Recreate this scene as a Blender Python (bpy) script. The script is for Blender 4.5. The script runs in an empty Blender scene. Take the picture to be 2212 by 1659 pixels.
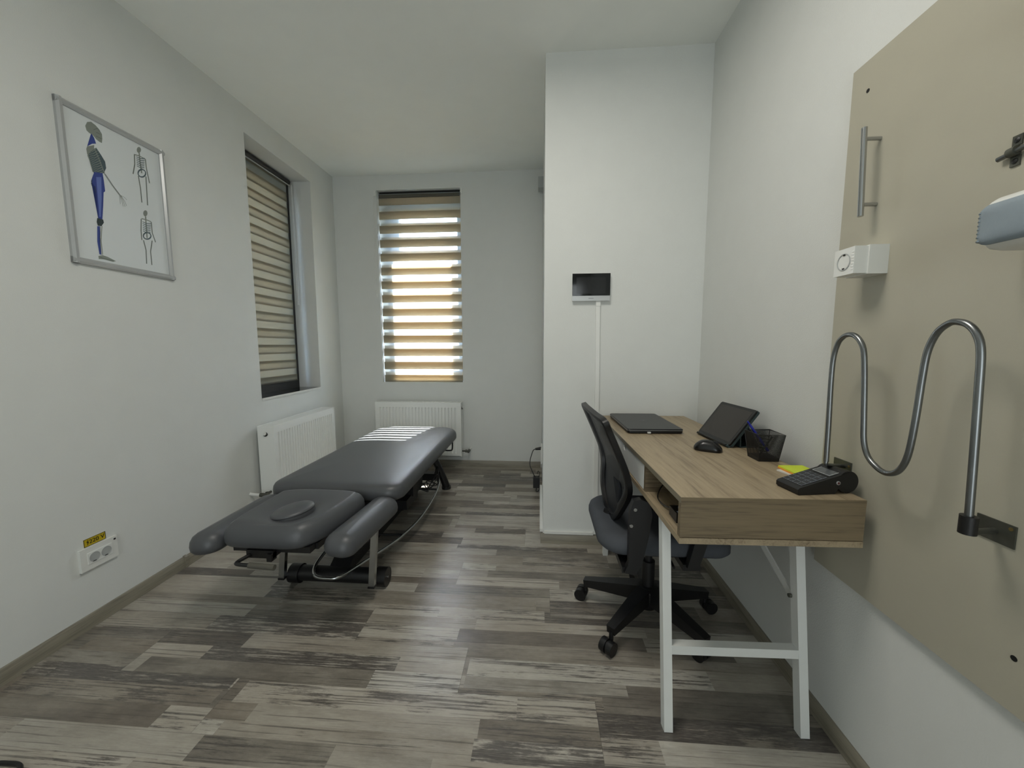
import bpy, bmesh, math, random
from mathutils import Vector, Matrix
PI = math.pi
random.seed(4)
S = bpy.context.scene
COL = S.collection

# ------------------------------------------------------------------ camera
cam = bpy.data.cameras.new('camera'); camo = bpy.data.objects.new('camera', cam); COL.objects.link(camo)
cam.sensor_fit = 'HORIZONTAL'; cam.sensor_width = 36.0; cam.lens = 820.45/2212*36.0
cam.clip_start = 0.02; cam.clip_end = 200
_p, _y, _r = 0.100951, -0.0739061, -0.0021416
_f = Vector((math.sin(_y)*math.cos(_p), math.cos(_y)*math.cos(_p), -math.sin(_p)))
_r0 = Vector((math.cos(_y), -math.sin(_y), 0)); _u0 = _r0.cross(_f)
_r1 = _r0*math.cos(_r)+_u0*math.sin(_r); _u1 = -_r0*math.sin(_r)+_u0*math.cos(_r)
camo.matrix_world = Matrix(((_r1.x,_u1.x,-_f.x,0),(_r1.y,_u1.y,-_f.y,0),(_r1.z,_u1.z,-_f.z,1.17),(0,0,0,1)))
S.camera = camo

# ------------------------------------------------------------------ view, world, sun, lamps
S.view_settings.view_transform = 'Standard'; S.view_settings.look = 'None'
S.view_settings.gamma = 1.0; S.view_settings.use_curve_mapping = False
S.view_settings.exposure = -0.1
try:
    S.cycles.max_bounces = 12; S.cycles.diffuse_bounces = 8; S.cycles.transparent_max_bounces = 16
    S.cycles.sample_clamp_indirect = 6.0
except Exception: pass

world = bpy.data.worlds.new('sky'); S.world = world; world.use_nodes = True
wn = world.node_tree; wn.nodes.clear()
wo = wn.nodes.new('ShaderNodeOutputWorld'); wb = wn.nodes.new('ShaderNodeBackground')
sky = wn.nodes.new('ShaderNodeTexSky'); sky.sky_type = 'NISHITA'; sky.sun_disc = False
SUN = Vector((-0.15, -1.0, -1.55))
sky.sun_elevation = math.atan2(1.55, math.hypot(.15, 1.0)); sky.sun_rotation = math.radians(8)
sky.air_density = 1.0; sky.dust_density = 2.0
wn.links.new(sky.outputs[0], wb.inputs[0]); wb.inputs[1].default_value = 4.5
wn.links.new(wb.outputs[0], wo.inputs[0])

sun = bpy.data.lights.new('sun', 'SUN'); suno = bpy.data.objects.new('sun', sun); COL.objects.link(suno)
sun.energy = 210.0; sun.angle = math.radians(.53); sun.color = (1.0, .96, .88)
suno.location = (0, 8, 9); suno.rotation_euler = SUN.to_track_quat('-Z', 'Y').to_euler()

def area(name, loc, aim, sx, sy, power, col):
    l = bpy.data.lights.new(name, 'AREA'); o = bpy.data.objects.new(name, l); COL.objects.link(o)
    l.shape = 'RECTANGLE'; l.size = sx; l.size_y = sy; l.energy = power; l.color = col
    o.location = loc; o.rotation_euler = Vector(aim).to_track_quat('-Z', 'Y').to_euler()
    return o
# lamp on the ceiling just above the frame, and an added fill light at the rear wall to lift the ceiling
area('ceiling_lamp_light', (-0.20, 0.95, 2.635), (0, 0, -1), 0.58, 0.58, 20, (1.0, .95, .87))
area('rear_fill_light', (-0.1, -2.40, 1.15), (0, 1, 0.02), 1.6, 2.1, 33, (.90, .97, 1.0))
# portals help the sky light find the two openings
for nm, lc, aim, sx, sy in (('window_2_portal', (-1.127, 3.98, 1.62), (0, -1, 0), .78, 1.60), ('window_1_portal', (-2.30, 2.80, 1.67), (1, 0, 0), .70, 1.72)):
    po_ = area(nm, lc, aim, sx, sy, 1, (1, 1, 1)); po_.data.cycles.is_portal = True

# ------------------------------------------------------------------ materials
def lin(c):
    if isinstance(c, str):
        c = tuple(int(c[i:i+2], 16)/255 for i in (0, 2, 4))
    return tuple(x/12.92 if x <= .04045 else ((x+.055)/1.055)**2.4 for x in c)+(1.0,)
def mat(name):
    m = bpy.data.materials.new(name); m.use_nodes = True
    n = m.node_tree.nodes; n.clear()
    o = n.new('ShaderNodeOutputMaterial'); b = n.new('ShaderNodeBsdfPrincipled')
    m.node_tree.links.new(b.outputs[0], o.inputs[0])
    return m, n, m.node_tree.links, b, o
def coord(n, l, scale=(1, 1, 1), kind='Object', rot=(0, 0, 0)):
    t = n.new('ShaderNodeTexCoord'); mp = n.new('ShaderNodeMapping')
    mp.inputs['Scale'].default_value = scale; mp.inputs['Rotation'].default_value = rot
    l.new(t.outputs[kind], mp.inputs[0]); return mp.outputs[0]
def noise(n, l, vec, scale, detail=4, rough=.5, dim='3D'):
    t = n.new('ShaderNodeTexNoise'); t.noise_dimensions = dim
    t.inputs['Scale'].default_value = scale; t.inputs['Detail'].default_value = detail; t.inputs['Roughness'].default_value = rough
    l.new(vec, t.inputs['Vector']); return t
def ramp(n, l, fac, stops):
    r = n.new('ShaderNodeValToRGB'); e = r.color_ramp.elements
    while len(e) < len(stops): e.new(.5)
    for i, (p, c) in enumerate(stops): e[i].position = p; e[i].color = c if len(c) == 4 else tuple(c)+(1,)
    l.new(fac, r.inputs[0]); return r
def math_(n, l, op, a, b=None, c=None):
    t = n.new('ShaderNodeMath'); t.operation = op
    for i, v in enumerate((a, b, c)):
        if v is None: continue
        if isinstance(v, (int, float)): t.inputs[i].default_value = v
        else: l.new(v, t.inputs[i])
    return t.outputs[0]
def bump(n, l, h, strength, dist=.002):
    b = n.new('ShaderNodeBump'); b.inputs['Strength'].default_value = strength; b.inputs['Distance'].default_value = dist
    l.new(h, b.inputs['Height']); return b.outputs[0]
def mixc(n, l, fac, a, b):
    m = n.new('ShaderNodeMix'); m.data_type = 'RGBA'
    for v, i in ((fac, 0), (a, 6), (b, 7)):
        if isinstance(v, (int, float)): m.inputs[i].default_value = v
        elif isinstance(v, tuple): m.inputs[i].default_value = v
        else: l.new(v, m.inputs[i])
    return m.outputs[2]
def plain(name, col, rough=.5, metal=0.0, nz=.04, bmp=0.0, bscale=200, spec=.5, coat=0):
    m, n, l, b, o = mat(name)
    c = lin(col); v = coord(n, l)
    t = noise(n, l, v, 9, 4)
    r = ramp(n, l, t.outputs[0], ((.3, tuple(x*(1-nz) for x in c[:3])), (.7, tuple(min(1, x*(1+nz)) for x in c[:3]))))
    l.new(r.outputs[0], b.inputs['Base Color'])
    b.inputs['Roughness'].default_value = rough; b.inputs['Metallic'].default_value = metal
    b.inputs['Specular IOR Level'].default_value = spec; b.inputs['Coat Weight'].default_value = coat
    if bmp:
        t2 = noise(n, l, v, bscale, 3); l.new(bump(n, l, t2.outputs[0], bmp), b.inputs['Normal'])
    return m
M = {}
M['wall'] = plain('wall_paint', 'd2d4d1', .85, nz=.012, bmp=.25, bscale=260, spec=.25)
M['ceiling'] = plain('ceiling_paint', 'e9ebe7', .9, nz=.01, bmp=.12, bscale=220, spec=.2)
M['leather'] = plain('grey_leatherette', '494b4e', .40, nz=.03, bmp=.10, bscale=900, spec=.5)
M['leather_seam'] = plain('dark_seam', '232428', .5)
M['black'] = plain('black_plastic', '0c0c0d', .42, bmp=.15, bscale=700)
M['black_gloss'] = plain('black_gloss', '08080a', .12)
M['black_metal'] = plain('black_powder_coat', '101011', .45)
M['chrome'] = plain('brushed_steel', 'b0b2b2', .22, metal=1.0)
M['steel'] = plain('worn_steel', '7f8283', .32, metal=1.0, nz=.12)
M['dull_steel'] = plain('dull_zinc', '5b5c55', .5, metal=.8, nz=.3)
M['white_metal'] = plain('white_enamel', 'dfe1de', .3, nz=.01)
M['white_plastic'] = plain('white_plastic', 'd9dad6', .35, nz=.01)
M['grey_plastic'] = plain('light_grey_plastic', 'a9acab', .4, nz=.02)
M['leg_white'] = plain('white_powder_coat', 'd5d7d4', .45, nz=.02)
M['board'] = plain('beige_board', 'aaa696', .45, nz=.02, bmp=.06, bscale=500)
M['frame'] = plain('anthracite_pvc', '1f2123', .35)
M['dark_stone'] = plain('black_stone_sill', '0b0c0e', .08)
M['seat_fabric'] = plain('blue_grey_fabric', '4b4e53', .9, nz=.1, bmp=.5, bscale=1200, spec=.2)
M['back_fabric'] = plain('charcoal_fabric', '25272b', .85, nz=.1, bmp=.5, bscale=1200, spec=.2)
M['silver'] = plain('silver_plastic', 'aeb0b0', .3, metal=.3)
M['glass_black'] = plain('black_glass', '050505', .06)
M['screen'] = plain('dark_screen', '151515', .10)
M['tablet_screen'] = plain('tablet_screen', '292420', .12)
M['teal'] = plain('dark_teal_rubber', '2b3a3b', .6)
M['yellow'] = plain('yellow_sticker', 'b9a21e', .4)
M['ink'] = plain('black_ink', '0d0d0d', .5)
M['pen_blue'] = plain('blue_pen', '141f8a', .25)
M['lime'] = plain('lime_paper', 'c6d83a', .7)
M['orange'] = plain('orange_paper', 'e39a3c', .7)
M['paper'] = plain('white_paper', 'd0d5d6', .45, nz=.006)
M['key'] = plain('key_grey', '24272b', .45)
M['key_edge'] = plain('key_edge_grey', '8b9198', .5)
M['lcd'] = plain('grey_display', '55585a', .2)
M['red'] = plain('dark_red_button', '4a1d20', .35)
M['bone'] = plain('print_bone', '7c827b', .6)
M['bone_dark'] = plain('print_dark', '2d3a3c', .6)
M['bone_line'] = plain('print_slate', '43545a', .6)
M['muscle'] = plain('print_blue', '2e3f86', .6)
M['muscle_light'] = plain('print_light_blue', '5f70ae', .6)
M['grip'] = plain('grey_rubber_grip', '4f4d45', .8)
M['speaker_cloth'] = plain('grey_blue_grille', '86929a', .7, nz=.05, bmp=.3, bscale=900)
M['brass'] = plain('brass', '8c7b50', .4, metal=.8)
M['sand'] = plain('pale_render', 'c9c2b4', .9)
M['blocker'] = plain('grey_blocker', '8d918f', .9)
M['ground'] = plain('pale_paving', 'b8b3a6', .9)

def glass():
    m, n, l, b, o = mat('window_glass'); n.remove(b)
    t = n.new('ShaderNodeBsdfTransparent'); g = n.new('ShaderNodeBsdfGlossy'); g.inputs['Roughness'].default_value = .02
    f = n.new('ShaderNodeLayerWeight'); f.inputs[0].default_value = .35; mx = n.new('ShaderNodeMixShader')
    pw = math_(n, l, 'MULTIPLY_ADD', math_(n, l, 'POWER', f.outputs['Facing'], 4.0), .8, .04)
    l.new(pw, mx.inputs[0]); l.new(t.outputs[0], mx.inputs[1]); l.new(g.outputs[0], mx.inputs[2]); l.new(mx.outputs[0], o.inputs[0])
    t.inputs[0].default_value = (.93, .96, .97, 1); return m
M['glass'] = glass()
def fabric(name, col, tcol, trans, clear):
    m, n, l, b, o = mat(name)
    v = coord(n, l, (900, 900, 900)); w = noise(n, l, v, 1, 2)
    c = lin(col)[:3]
    r = ramp(n, l, w.outputs[0], ((.3, tuple(x*.9 for x in c)), (.7, tuple(min(1, x*1.08) for x in c))))
    l.new(r.outputs[0], b.inputs['Base Color']); b.inputs['Roughness'].default_value = .9; b.inputs['Specular IOR Level'].default_value = .1
    t = n.new('ShaderNodeBsdfTranslucent'); t.inputs[0].default_value = lin(tcol)
    m1 = n.new('ShaderNodeMixShader'); m1.inputs[0].default_value = trans
    l.new(b.outputs[0], m1.inputs[1]); l.new(t.outputs[0], m1.inputs[2])
    tr = n.new('ShaderNodeBsdfTransparent'); m2 = n.new('ShaderNodeMixShader'); m2.inputs[0].default_value = clear
    l.new(m1.outputs[0], m2.inputs[1]); l.new(tr.outputs[0], m2.inputs[2]); l.new(m2.outputs[0], o.inputs[0])
    return m
M['band'] = fabric('blind_opaque_band', '75766d', 'b8a07c', .18, 0.0)
M['sheer'] = fabric('blind_sheer_band', 'c8d0d0', 'd6e0e6', .32, .60)
def mesh_cloth(name, col, period, fill, axis='xz', rot=PI/4):
    m, n, l, b, o = mat(name); b.inputs['Base Color'].default_value = lin(col); b.inputs['Roughness'].default_value = .5
    t = n.new('ShaderNodeTexCoord'); sx = n.new('ShaderNodeSeparateXYZ'); l.new(t.outputs['Object'], sx.inputs[0])
    hor = math_(n, l, 'ADD', sx.outputs[0], sx.outputs[1]) if axis == 'hz' else sx.outputs[1 if axis == 'yz' else 0]
    a = math_(n, l, 'ADD', hor, sx.outputs[2]); c = math_(n, l, 'SUBTRACT', hor, sx.outputs[2])
    fs = []
    for q in (a, c):
        fr = math_(n, l, 'FRACT', math_(n, l, 'DIVIDE', q, period)); fs.append(math_(n, l, 'LESS_THAN', fr, fill))
    solid = math_(n, l, 'MAXIMUM', fs[0], fs[1])
    tr = n.new('ShaderNodeBsdfTransparent'); mx = n.new('ShaderNodeMixShader')
    l.new(solid, mx.inputs[0]); l.new(tr.outputs[0], mx.inputs[1]); l.new(b.outputs[0], mx.inputs[2]); l.new(mx.outputs[0], o.inputs[0])
    return m
M['wire_mesh'] = mesh_cloth('black_wire_mesh', '0b0b0c', .0042, .42, 'hz')
M['chair_mesh'] = mesh_cloth('chair_back_mesh', '14161a', .0036, .74, 'yz')

def oak(name, axis, cdark, clight, scale=1.0):
    m, n, l, b, o = mat(name)
    sc = {'y': (48, 2.6, 48), 'x': (2.6, 48, 48)}[axis]; sc = tuple(s*scale for s in sc)
    v = coord(n, l, sc); t = noise(n, l, v, 1.6, 8, .62)
    wv = coord(n, l, {'y': (9, .55, 9), 'x': (.55, 9, 9)}[axis]); t2 = noise(n, l, wv, 1.5, 5, .55)
    fine = coord(n, l, {'y': (260, 9, 260), 'x': (9, 260, 260)}[axis]); t3 = noise(n, l, fine, 1.0, 3, .6)
    s1 = math_(n, l, 'ADD', math_(n, l, 'MULTIPLY', t.outputs[0], .5), math_(n, l, 'MULTIPLY', t2.outputs[0], .5))
    s2 = math_(n, l, 'ADD', math_(n, l, 'MULTIPLY', s1, .72), math_(n, l, 'MULTIPLY', t3.outputs[0], .28))
    r = ramp(n, l, s2, ((.36, lin(cdark)), (.50, lin(clight)), (.64, tuple(min(1, x*1.22) for x in lin(clight)[:3]))))
    l.new(r.outputs[0], b.inputs['Base Color']); b.inputs['Roughness'].default_value = .45
    l.new(bump(n, l, t3.outputs[0], .12, .001), b.inputs['Normal']); return m
M['oak_y'] = oak('oak_laminate_top', 'y', '5f503d', '97886f')
M['oak_x'] = oak('oak_laminate_end', 'x', '3c3226', '74664f')
M['oak_edge'] = plain('oak_edging', '77705f', .5, nz=.08)
M['skirting'] = oak('skirting_laminate', 'y', '5d574b', '827d6f')
M['skirting_x'] = oak('skirting_laminate_x', 'x', '5d574b', '827d6f')

def floor_mat():
    m, n, l, b, o = mat('distressed_laminate')
    t = n.new('ShaderNodeTexCoord'); s = n.new('ShaderNodeSeparateXYZ'); l.new(t.outputs['Object'], s.inputs[0])
    X, Y = s.outputs[0], s.outputs[1]
    def wn_(v, k):
        w = n.new('ShaderNodeTexWhiteNoise'); w.noise_dimensions = '2D'
        c = n.new('ShaderNodeCombineXYZ'); l.new(v, c.inputs[0]); c.inputs[1].default_value = k; l.new(c.outputs[0], w.inputs['Vector']); return w.outputs['Value']
    # laminate boards 0.19 m wide, 1.25 m long, staggered
    row = math_(n, l, 'FLOOR', math_(n, l, 'DIVIDE', Y, .193)); ro = wn_(row, 3.3)
    bx = math_(n, l, 'ADD', math_(n, l, 'DIVIDE', X, 1.24), math_(n, l, 'MULTIPLY', row, .37)); bi = math_(n, l, 'FLOOR', bx)
    # printed strips of uneven width and length
    vy = n.new('ShaderNodeTexVoronoi'); vy.voronoi_dimensions = '1D'; vy.inputs['Scale'].default_value = 14.5; vy.inputs['Randomness'].default_value = .95
    l.new(math_(n, l, 'ADD', Y, math_(n, l, 'MULTIPLY', bi, 7.31)), vy.inputs['W'])
    cs = n.new('ShaderNodeSeparateColor'); l.new(vy.outputs['Color'], cs.inputs[0])
    vx = n.new('ShaderNodeTexVoronoi'); vx.voronoi_dimensions = '1D'; vx.inputs['Scale'].default_value = 1.35; vx.inputs['Randomness'].default_value = .85
    l.new(math_(n, l, 'ADD', X, math_(n, l, 'MULTIPLY', cs.outputs[0], 31.7)), vx.inputs['W'])
    c2 = n.new('ShaderNodeSeparateColor'); l.new(vx.outputs['Color'], c2.inputs[0])
    r1, r2, r3 = c2.outputs[0], c2.outputs[1], c2.outputs[2]
    # shifted coordinates so every strip has its own grain
    cmb = n.new('ShaderNodeCombineXYZ')
    l.new(math_(n, l, 'ADD', X, math_(n, l, 'MULTIPLY', r2, 9)), cmb.inputs[0]); l.new(math_(n, l, 'ADD', Y, math_(n, l, 'MULTIPLY', r3, 9)), cmb.inputs[1])
    l.new(math_(n, l, 'MULTIPLY', r1, 5), cmb.inputs[2])
    def g(scale, sc, d=6, rg=.6):
        mp = n.new('ShaderNodeMapping'); mp.inputs['Scale'].default_value = scale; l.new(cmb.outputs[0], mp.inputs[0]); return noise(n, l, mp.outputs[0], sc, d, rg).outputs[0]
    streak = g((7, 105, 7), 1.0, 7, .70); blotch = g((5, 15, 5), 1.0, 9, .75); cloud = g((1.7, 5.5, 1.7), 1.0, 5, .62); fine = g((30, 300, 30), 1.0, 4, .65)
    lines = g((2.6, 150, 2.6), 1.0, 3, .55); smudge = g((11, 26, 11), 1.0, 8, .8)
    bf = math_(n, l, 'ADD', math_(n, l, 'ADD', math_(n, l, 'MULTIPLY', r1, .40), math_(n, l, 'MULTIPLY', cloud, .62)), math_(n, l, 'MULTIPLY', smudge, .30))
    base = ramp(n, l, math_(n, l, 'SUBTRACT', bf, .16),
                ((.24, lin('5f5a54')), (.36, lin('7b766d')), (.50, lin('9a958b')), (.66, lin('b0aca2')), (.84, lin('c3c0b8'))))
    tint = mixc(n, l, math_(n, l, 'MULTIPLY', math_(n, l, 'MULTIPLY', r3, blotch), .50), base.outputs[0], lin('8f7f6c'))
    # worn dark paint: amount differs per strip
    amt = ramp(n, l, r2, ((0, (0, 0, 0)), (.36, (.14, .14, .14)), (.56, (.42, .42, .42)), (.76, (.60, .60, .60)), (1, (.86, .86, .86))))
    field = math_(n, l, 'ADD', math_(n, l, 'ADD', math_(n, l, 'MULTIPLY', streak, .36), math_(n, l, 'MULTIPLY', blotch, .40)), math_(n, l, 'MULTIPLY', lines, .24))
    k = math_(n, l, 'SUBTRACT', math_(n, l, 'ADD', field, math_(n, l, 'MULTIPLY', amt.outputs[0], .27)), .655)
    mask = n.new('ShaderNodeMapRange'); mask.inputs[1].default_value = -.022; mask.inputs[2].default_value = .035; l.new(k, mask.inputs[0])
    dark = ramp(n, l, math_(n, l, 'ADD', math_(n, l, 'MULTIPLY', fine, .5), math_(n, l, 'MULTIPLY', lines, .5)), ((.36, lin('3b3837')), (.5, lin('524e4b')), (.64, lin('77726b'))))
    c0 = mixc(n, l, math_(n, l, 'MULTIPLY', mask.outputs[0], .86), tint, dark.outputs[0])
    gl = n.new('ShaderNodeMapRange'); gl.inputs[1].default_value = .60; gl.inputs[2].default_value = .66
    l.new(math_(n, l, 'ADD', lines, math_(n, l, 'MULTIPLY', amt.outputs[0], .10)), gl.inputs[0])
    c = mixc(n, l, math_(n, l, 'MULTIPLY', gl.outputs[0], .55), c0, lin('45413e'))
    gr = ramp(n, l, math_(n, l, 'ADD', math_(n, l, 'MULTIPLY', fine, .5), math_(n, l, 'MULTIPLY', streak, .5)), ((.3, (.80, .80, .80)), (.6, (1.06, 1.06, 1.06))))
    mu = n.new('ShaderNodeMix'); mu.data_type = 'RGBA'; mu.blend_type = 'MULTIPLY'; mu.inputs[0].default_value = 1
    l.new(c, mu.inputs[6]); l.new(gr.outputs[0], mu.inputs[7])
    # board joints
    fy = math_(n, l, 'FRACT', math_(n, l, 'DIVIDE', Y, .193)); fx = math_(n, l, 'FRACT', bx)
    j = math_(n, l, 'MAXIMUM', math_(n, l, 'LESS_THAN', fy, .007), math_(n, l, 'LESS_THAN', fx, .0012))
    cj = mixc(n, l, math_(n, l, 'MULTIPLY', j, .45), mu.outputs[2], lin('3a3733'))
    l.new(cj, b.inputs['Base Color'])
    rr = ramp(n, l, streak, ((.3, (.27, .27, .27)), (.7, (.36, .36, .36)))); l.new(rr.outputs[0], b.inputs['Roughness'])
    l.new(bump(n, l, math_(n, l, 'SUBTRACT', math_(n, l, 'MULTIPLY', fine, .3), mask.outputs[0]), .10, .0008), b.inputs['Normal'])
    return m
M['floor'] = floor_mat()

# ------------------------------------------------------------------ geometry helpers
class MB:
    def __init__(s): s.bm = bmesh.new()
    def box(s, x0, x1, y0, y1, z0, z1, mtx=None, mi=0):
        vs = [s.bm.verts.new(Vector(p)) for p in ((x0,y0,z0),(x1,y0,z0),(x1,y1,z0),(x0,y1,z0),(x0,y0,z1),(x1,y0,z1),(x1,y1,z1),(x0,y1,z1))]
        if mtx is not None:
            for v in vs: v.co = mtx @ v.co
        for f in ((0,3,2,1),(4,5,6,7),(0,1,5,4),(1,2,6,5),(2,3,7,6),(3,0,4,7)):
            s.bm.faces.new([vs[i] for i in f]).material_index = mi
        return s
    def beam(s, a, b, w, h, w2=None, h2=None, up=(0, 0, 1)):
        a, b = Vector(a), Vector(b); d = (b-a).normalized(); sd = d.cross(Vector(up)).normalized(); u = sd.cross(d)
        w2 = w if w2 is None else w2; h2 = h if h2 is None else h2; vs = []
        for p, ww, hh in ((a, w, h), (b, w2, h2)):
            for i, j in ((-1,-1),(1,-1),(1,1),(-1,1)): vs.append(s.bm.verts.new(p+sd*(i*ww/2)+u*(j*hh/2)))
        for f in ((3,2,1,0),(4,5,6,7),(0,1,5,4),(1,2,6,5),(2,3,7,6),(3,0,4,7)): s.bm.faces.new([vs[i] for i in f])
        return s
    def tube(s, pts, r, seg=12, sub=8, closed=False, smooth=True, radii=None):
        P = [Vector(p) for p in pts]
        if smooth and len(P) > 2:
            Q = []; n = len(P)
            rng = range(n if closed else n-1)
            for i in rng:
                p0 = P[(i-1) % n] if (closed or i > 0) else P[0]*2-P[1]
                p1 = P[i]; p2 = P[(i+1) % n]; p3 = P[(i+2) % n] if (closed or i < n-2) else P[-1]*2-P[-2]
                for k in range(sub):
                    t = k/sub
                    Q.append(.5*((2*p1)+(p2-p0)*t+(2*p0-5*p1+4*p2-p3)*t*t+(3*p1-p0-3*p2+p3)*t**3))
            if not closed: Q.append(P[-1])
            P = Q
        rings = []; n = len(P); prev = None
        for i in range(n):
            if closed: d = (P[(i+1) % n]-P[i-1]).normalized()
            else: d = (P[min(i+1, n-1)]-P[max(i-1, 0)]).normalized()
            if prev is None:
                ref = Vector((0, 0, 1)) if abs(d.z) < .9 else Vector((1, 0, 0)); u = d.cross(ref).normalized()
            else: u = (prev-d*prev.dot(d)).normalized()
            prev = u; w = d.cross(u)
            rr = r if radii is None else radii[0]+(radii[1]-radii[0])*i/(n-1)
            rings.append([s.bm.verts.new(P[i]+(u*math.cos(2*PI*k/seg)+w*math.sin(2*PI*k/seg))*rr) for k in range(seg)])
        for i in range(n if closed else n-1):
            A, B = rings[i], rings[(i+1) % n]
            for k in range(seg): s.bm.faces.new((A[k], A[(k+1) % seg], B[(k+1) % seg], B[k]))
        if not closed: s.bm.faces.new(rings[0][::-1]); s.bm.faces.new(rings[-1])
        return s
    def cyl(s, a, b, r, seg=24, r2=None): return s.tube((a, b), r, seg, smooth=False, radii=(r, r if r2 is None else r2))
    def lathe(s, prof, seg=32, mtx=None):      # prof: (radius, z) around local z
        rings = []
        for r, z in prof:
            rings.append([s.bm.verts.new(Vector((r*math.cos(2*PI*k/seg), r*math.sin(2*PI*k/seg), z))) for k in range(seg)])
        for A, B in zip(rings, rings[1:]):
            for k in range(seg): s.bm.faces.new((A[k], A[(k+1) % seg], B[(k+1) % seg], B[k]))
        s.bm.faces.new(rings[0][::-1]); s.bm.faces.new(rings[-1])
        if mtx is not None:
            for R_ in rings:
                for v in R_: v.co = mtx @ v.co
        return s
    def prism(s, pts, h0, h1, plane='xy', mtx=None):
        def P(a, b, h): return {'xy': (a, b, h), 'xz': (a, h, b), 'yz': (h, a, b)}[plane]
        A = [s.bm.verts.new(P(a, b, h0)) for a, b in pts]; B = [s.bm.verts.new(P(a, b, h1)) for a, b in pts]
        n = len(pts)
        s.bm.faces.new(A[::-1]); s.bm.faces.new(B)
        for i in range(n): s.bm.faces.new((A[i], A[(i+1) % n], B[(i+1) % n], B[i]))
        if mtx is not None:
            for v in A+B: v.co = mtx @ v.co
        return s
    def quad(s, *p, mi=0): s.bm.faces.new([s.bm.verts.new(Vector(q)) for q in p]).material_index = mi; return s
    def cushion(s, outline, rings, caps, mtx=None):
        # outline: closed ccw polygon; rings: (inset, z); caps: (scale, dz) towards the centroid on top
        n = len(outline); O = [Vector((x, y)) for x, y in outline]; c = sum(O, Vector((0, 0)))/n
        N = []
        for i in range(n):
            d = (O[(i+1) % n]-O[i-1]).normalized(); N.append(Vector((-d.y, d.x)))
        L = []
        for ins, z in rings: L.append([s.bm.verts.new((*(O[i]+N[i]*ins), z)) for i in range(n)])
        last = [O[i]+N[i]*rings[-1][0] for i in range(n)]
        for sc, z in caps:
            L.append([s.bm.verts.new((c.x+(p.x-c.x)*sc, c.y+(p.y-c.y)*sc, z(c.x+(p.x-c.x)*sc, c.y+(p.y-c.y)*sc) if callable(z) else z)) for p in last])
        for A, B in zip(L, L[1:]):
            for i in range(n): s.bm.faces.new((A[i], A[(i+1) % n], B[(i+1) % n], B[i]))
        s.bm.faces.new(L[0][::-1])
        zc = sum(v.co.z for v in L[-1])/n; cv = s.bm.verts.new((sum(v.co.x for v in L[-1])/n, sum(v.co.y for v in L[-1])/n, zc))
        for i in range(n): s.bm.faces.new((L[-1][i], L[-1][(i+1) % n], cv))
        if mtx is not None:
            for R_ in L:
                for v in R_: v.co = mtx @ v.co
            cv.co = mtx @ cv.co
        return s
    def bevel(s, w, seg=2, angle=30):
        es = [e for e in s.bm.edges if len(e.link_faces) == 2 and e.calc_face_angle(0) > math.radians(angle)]
        bmesh.ops.bevel(s.bm, geom=es, offset=w, segments=seg, affect='EDGES', profile=.5); return s
def build(name, mb, m, parent=None, world=False, sharp=35, fix=True):
    if world and parent is not None:
        W_ = Matrix(); q = parent
        while q is not None: W_ = q.matrix_basis @ W_; q = q.parent
        inv = W_.inverted()
        for v in mb.bm.verts: v.co = inv @ v.co
    if fix: bmesh.ops.recalc_face_normals(mb.bm, faces=mb.bm.faces[:])
    me = bpy.data.meshes.new(name); mb.bm.to_mesh(me); mb.bm.free()
    for q in (m if isinstance(m, (list, tuple)) else [m]): me.materials.append(q)
    me.polygons.foreach_set('use_smooth', [True]*len(me.polygons))
    me.set_sharp_from_angle(angle=math.radians(sharp))
    o = bpy.data.objects.new(name, me); COL.objects.link(o)
    if parent is not None: o.parent = parent
    return o
def tag(o, label=None, cat=None, group=None, kind=None):
    for k, v in (('label', label), ('category', cat), ('group', group), ('kind', kind)):
        if v: o[k] = v
    return o
def thing(name, label, cat, loc=(0, 0, 0), rz=0, group=None):
    o = bpy.data.objects.new(name, None); COL.objects.link(o); o.empty_display_size = .05
    o.matrix_basis = Matrix.Translation(loc) @ Matrix.Rotation(rz, 4, 'Z')
    return tag(o, label, cat, group)
def struct(name, mb, m, parent=None, **k):
    o = build(name, mb, m, parent, **k)
    if parent is None: o['kind'] = 'structure'
    return o
def rrect(x0, x1, y0, y1, r, seg=6):
    P = []
    rs = r if isinstance(r, (list, tuple)) else (r,)*4     # corner radii: (x1,y0) (x1,y1) (x0,y1) (x0,y0)
    for (cx, cy, a), q in zip(((x1, y0, -90), (x1, y1, 0), (x0, y1, 90), (x0, y0, 180)), rs):
        sx = -1 if cx == x1 else 1; sy = -1 if cy == y1 else 1
        for k in range(seg+1):
            t = math.radians(a+90*k/seg); P.append((cx+sx*q+q*math.cos(t), cy+sy*q+q*math.sin(t)))
    return P
def dense(P, step):
    Q = []; n = len(P)
    for i in range(n):
        a, b = Vector(P[i]), Vector(P[(i+1) % n]); k = max(1, int((b-a).length/step))
        for j in range(k): p = a+(b-a)*(j/k); Q.append((p.x, p.y))
    return Q
def text_mb(txt, size, depth=.0004):
    cu = bpy.data.curves.new('t', 'FONT'); cu.body = txt; cu.size = size; cu.extrude = depth; cu.align_x = 'CENTER'; cu.align_y = 'CENTER'
    o = bpy.data.objects.new('t', cu); COL.objects.link(o); dg = bpy.context.evaluated_depsgraph_get(); dg.update()
    me = bpy.data.meshes.new_from_object(o.evaluated_get(dg)); bpy.data.objects.remove(o); mb = MB(); mb.bm.from_mesh(me)
    for v in mb.bm.verts: v.co = Vector((v.co.x, -v.co.z, v.co.y))       # stand up, facing -y
    return mb
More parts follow.
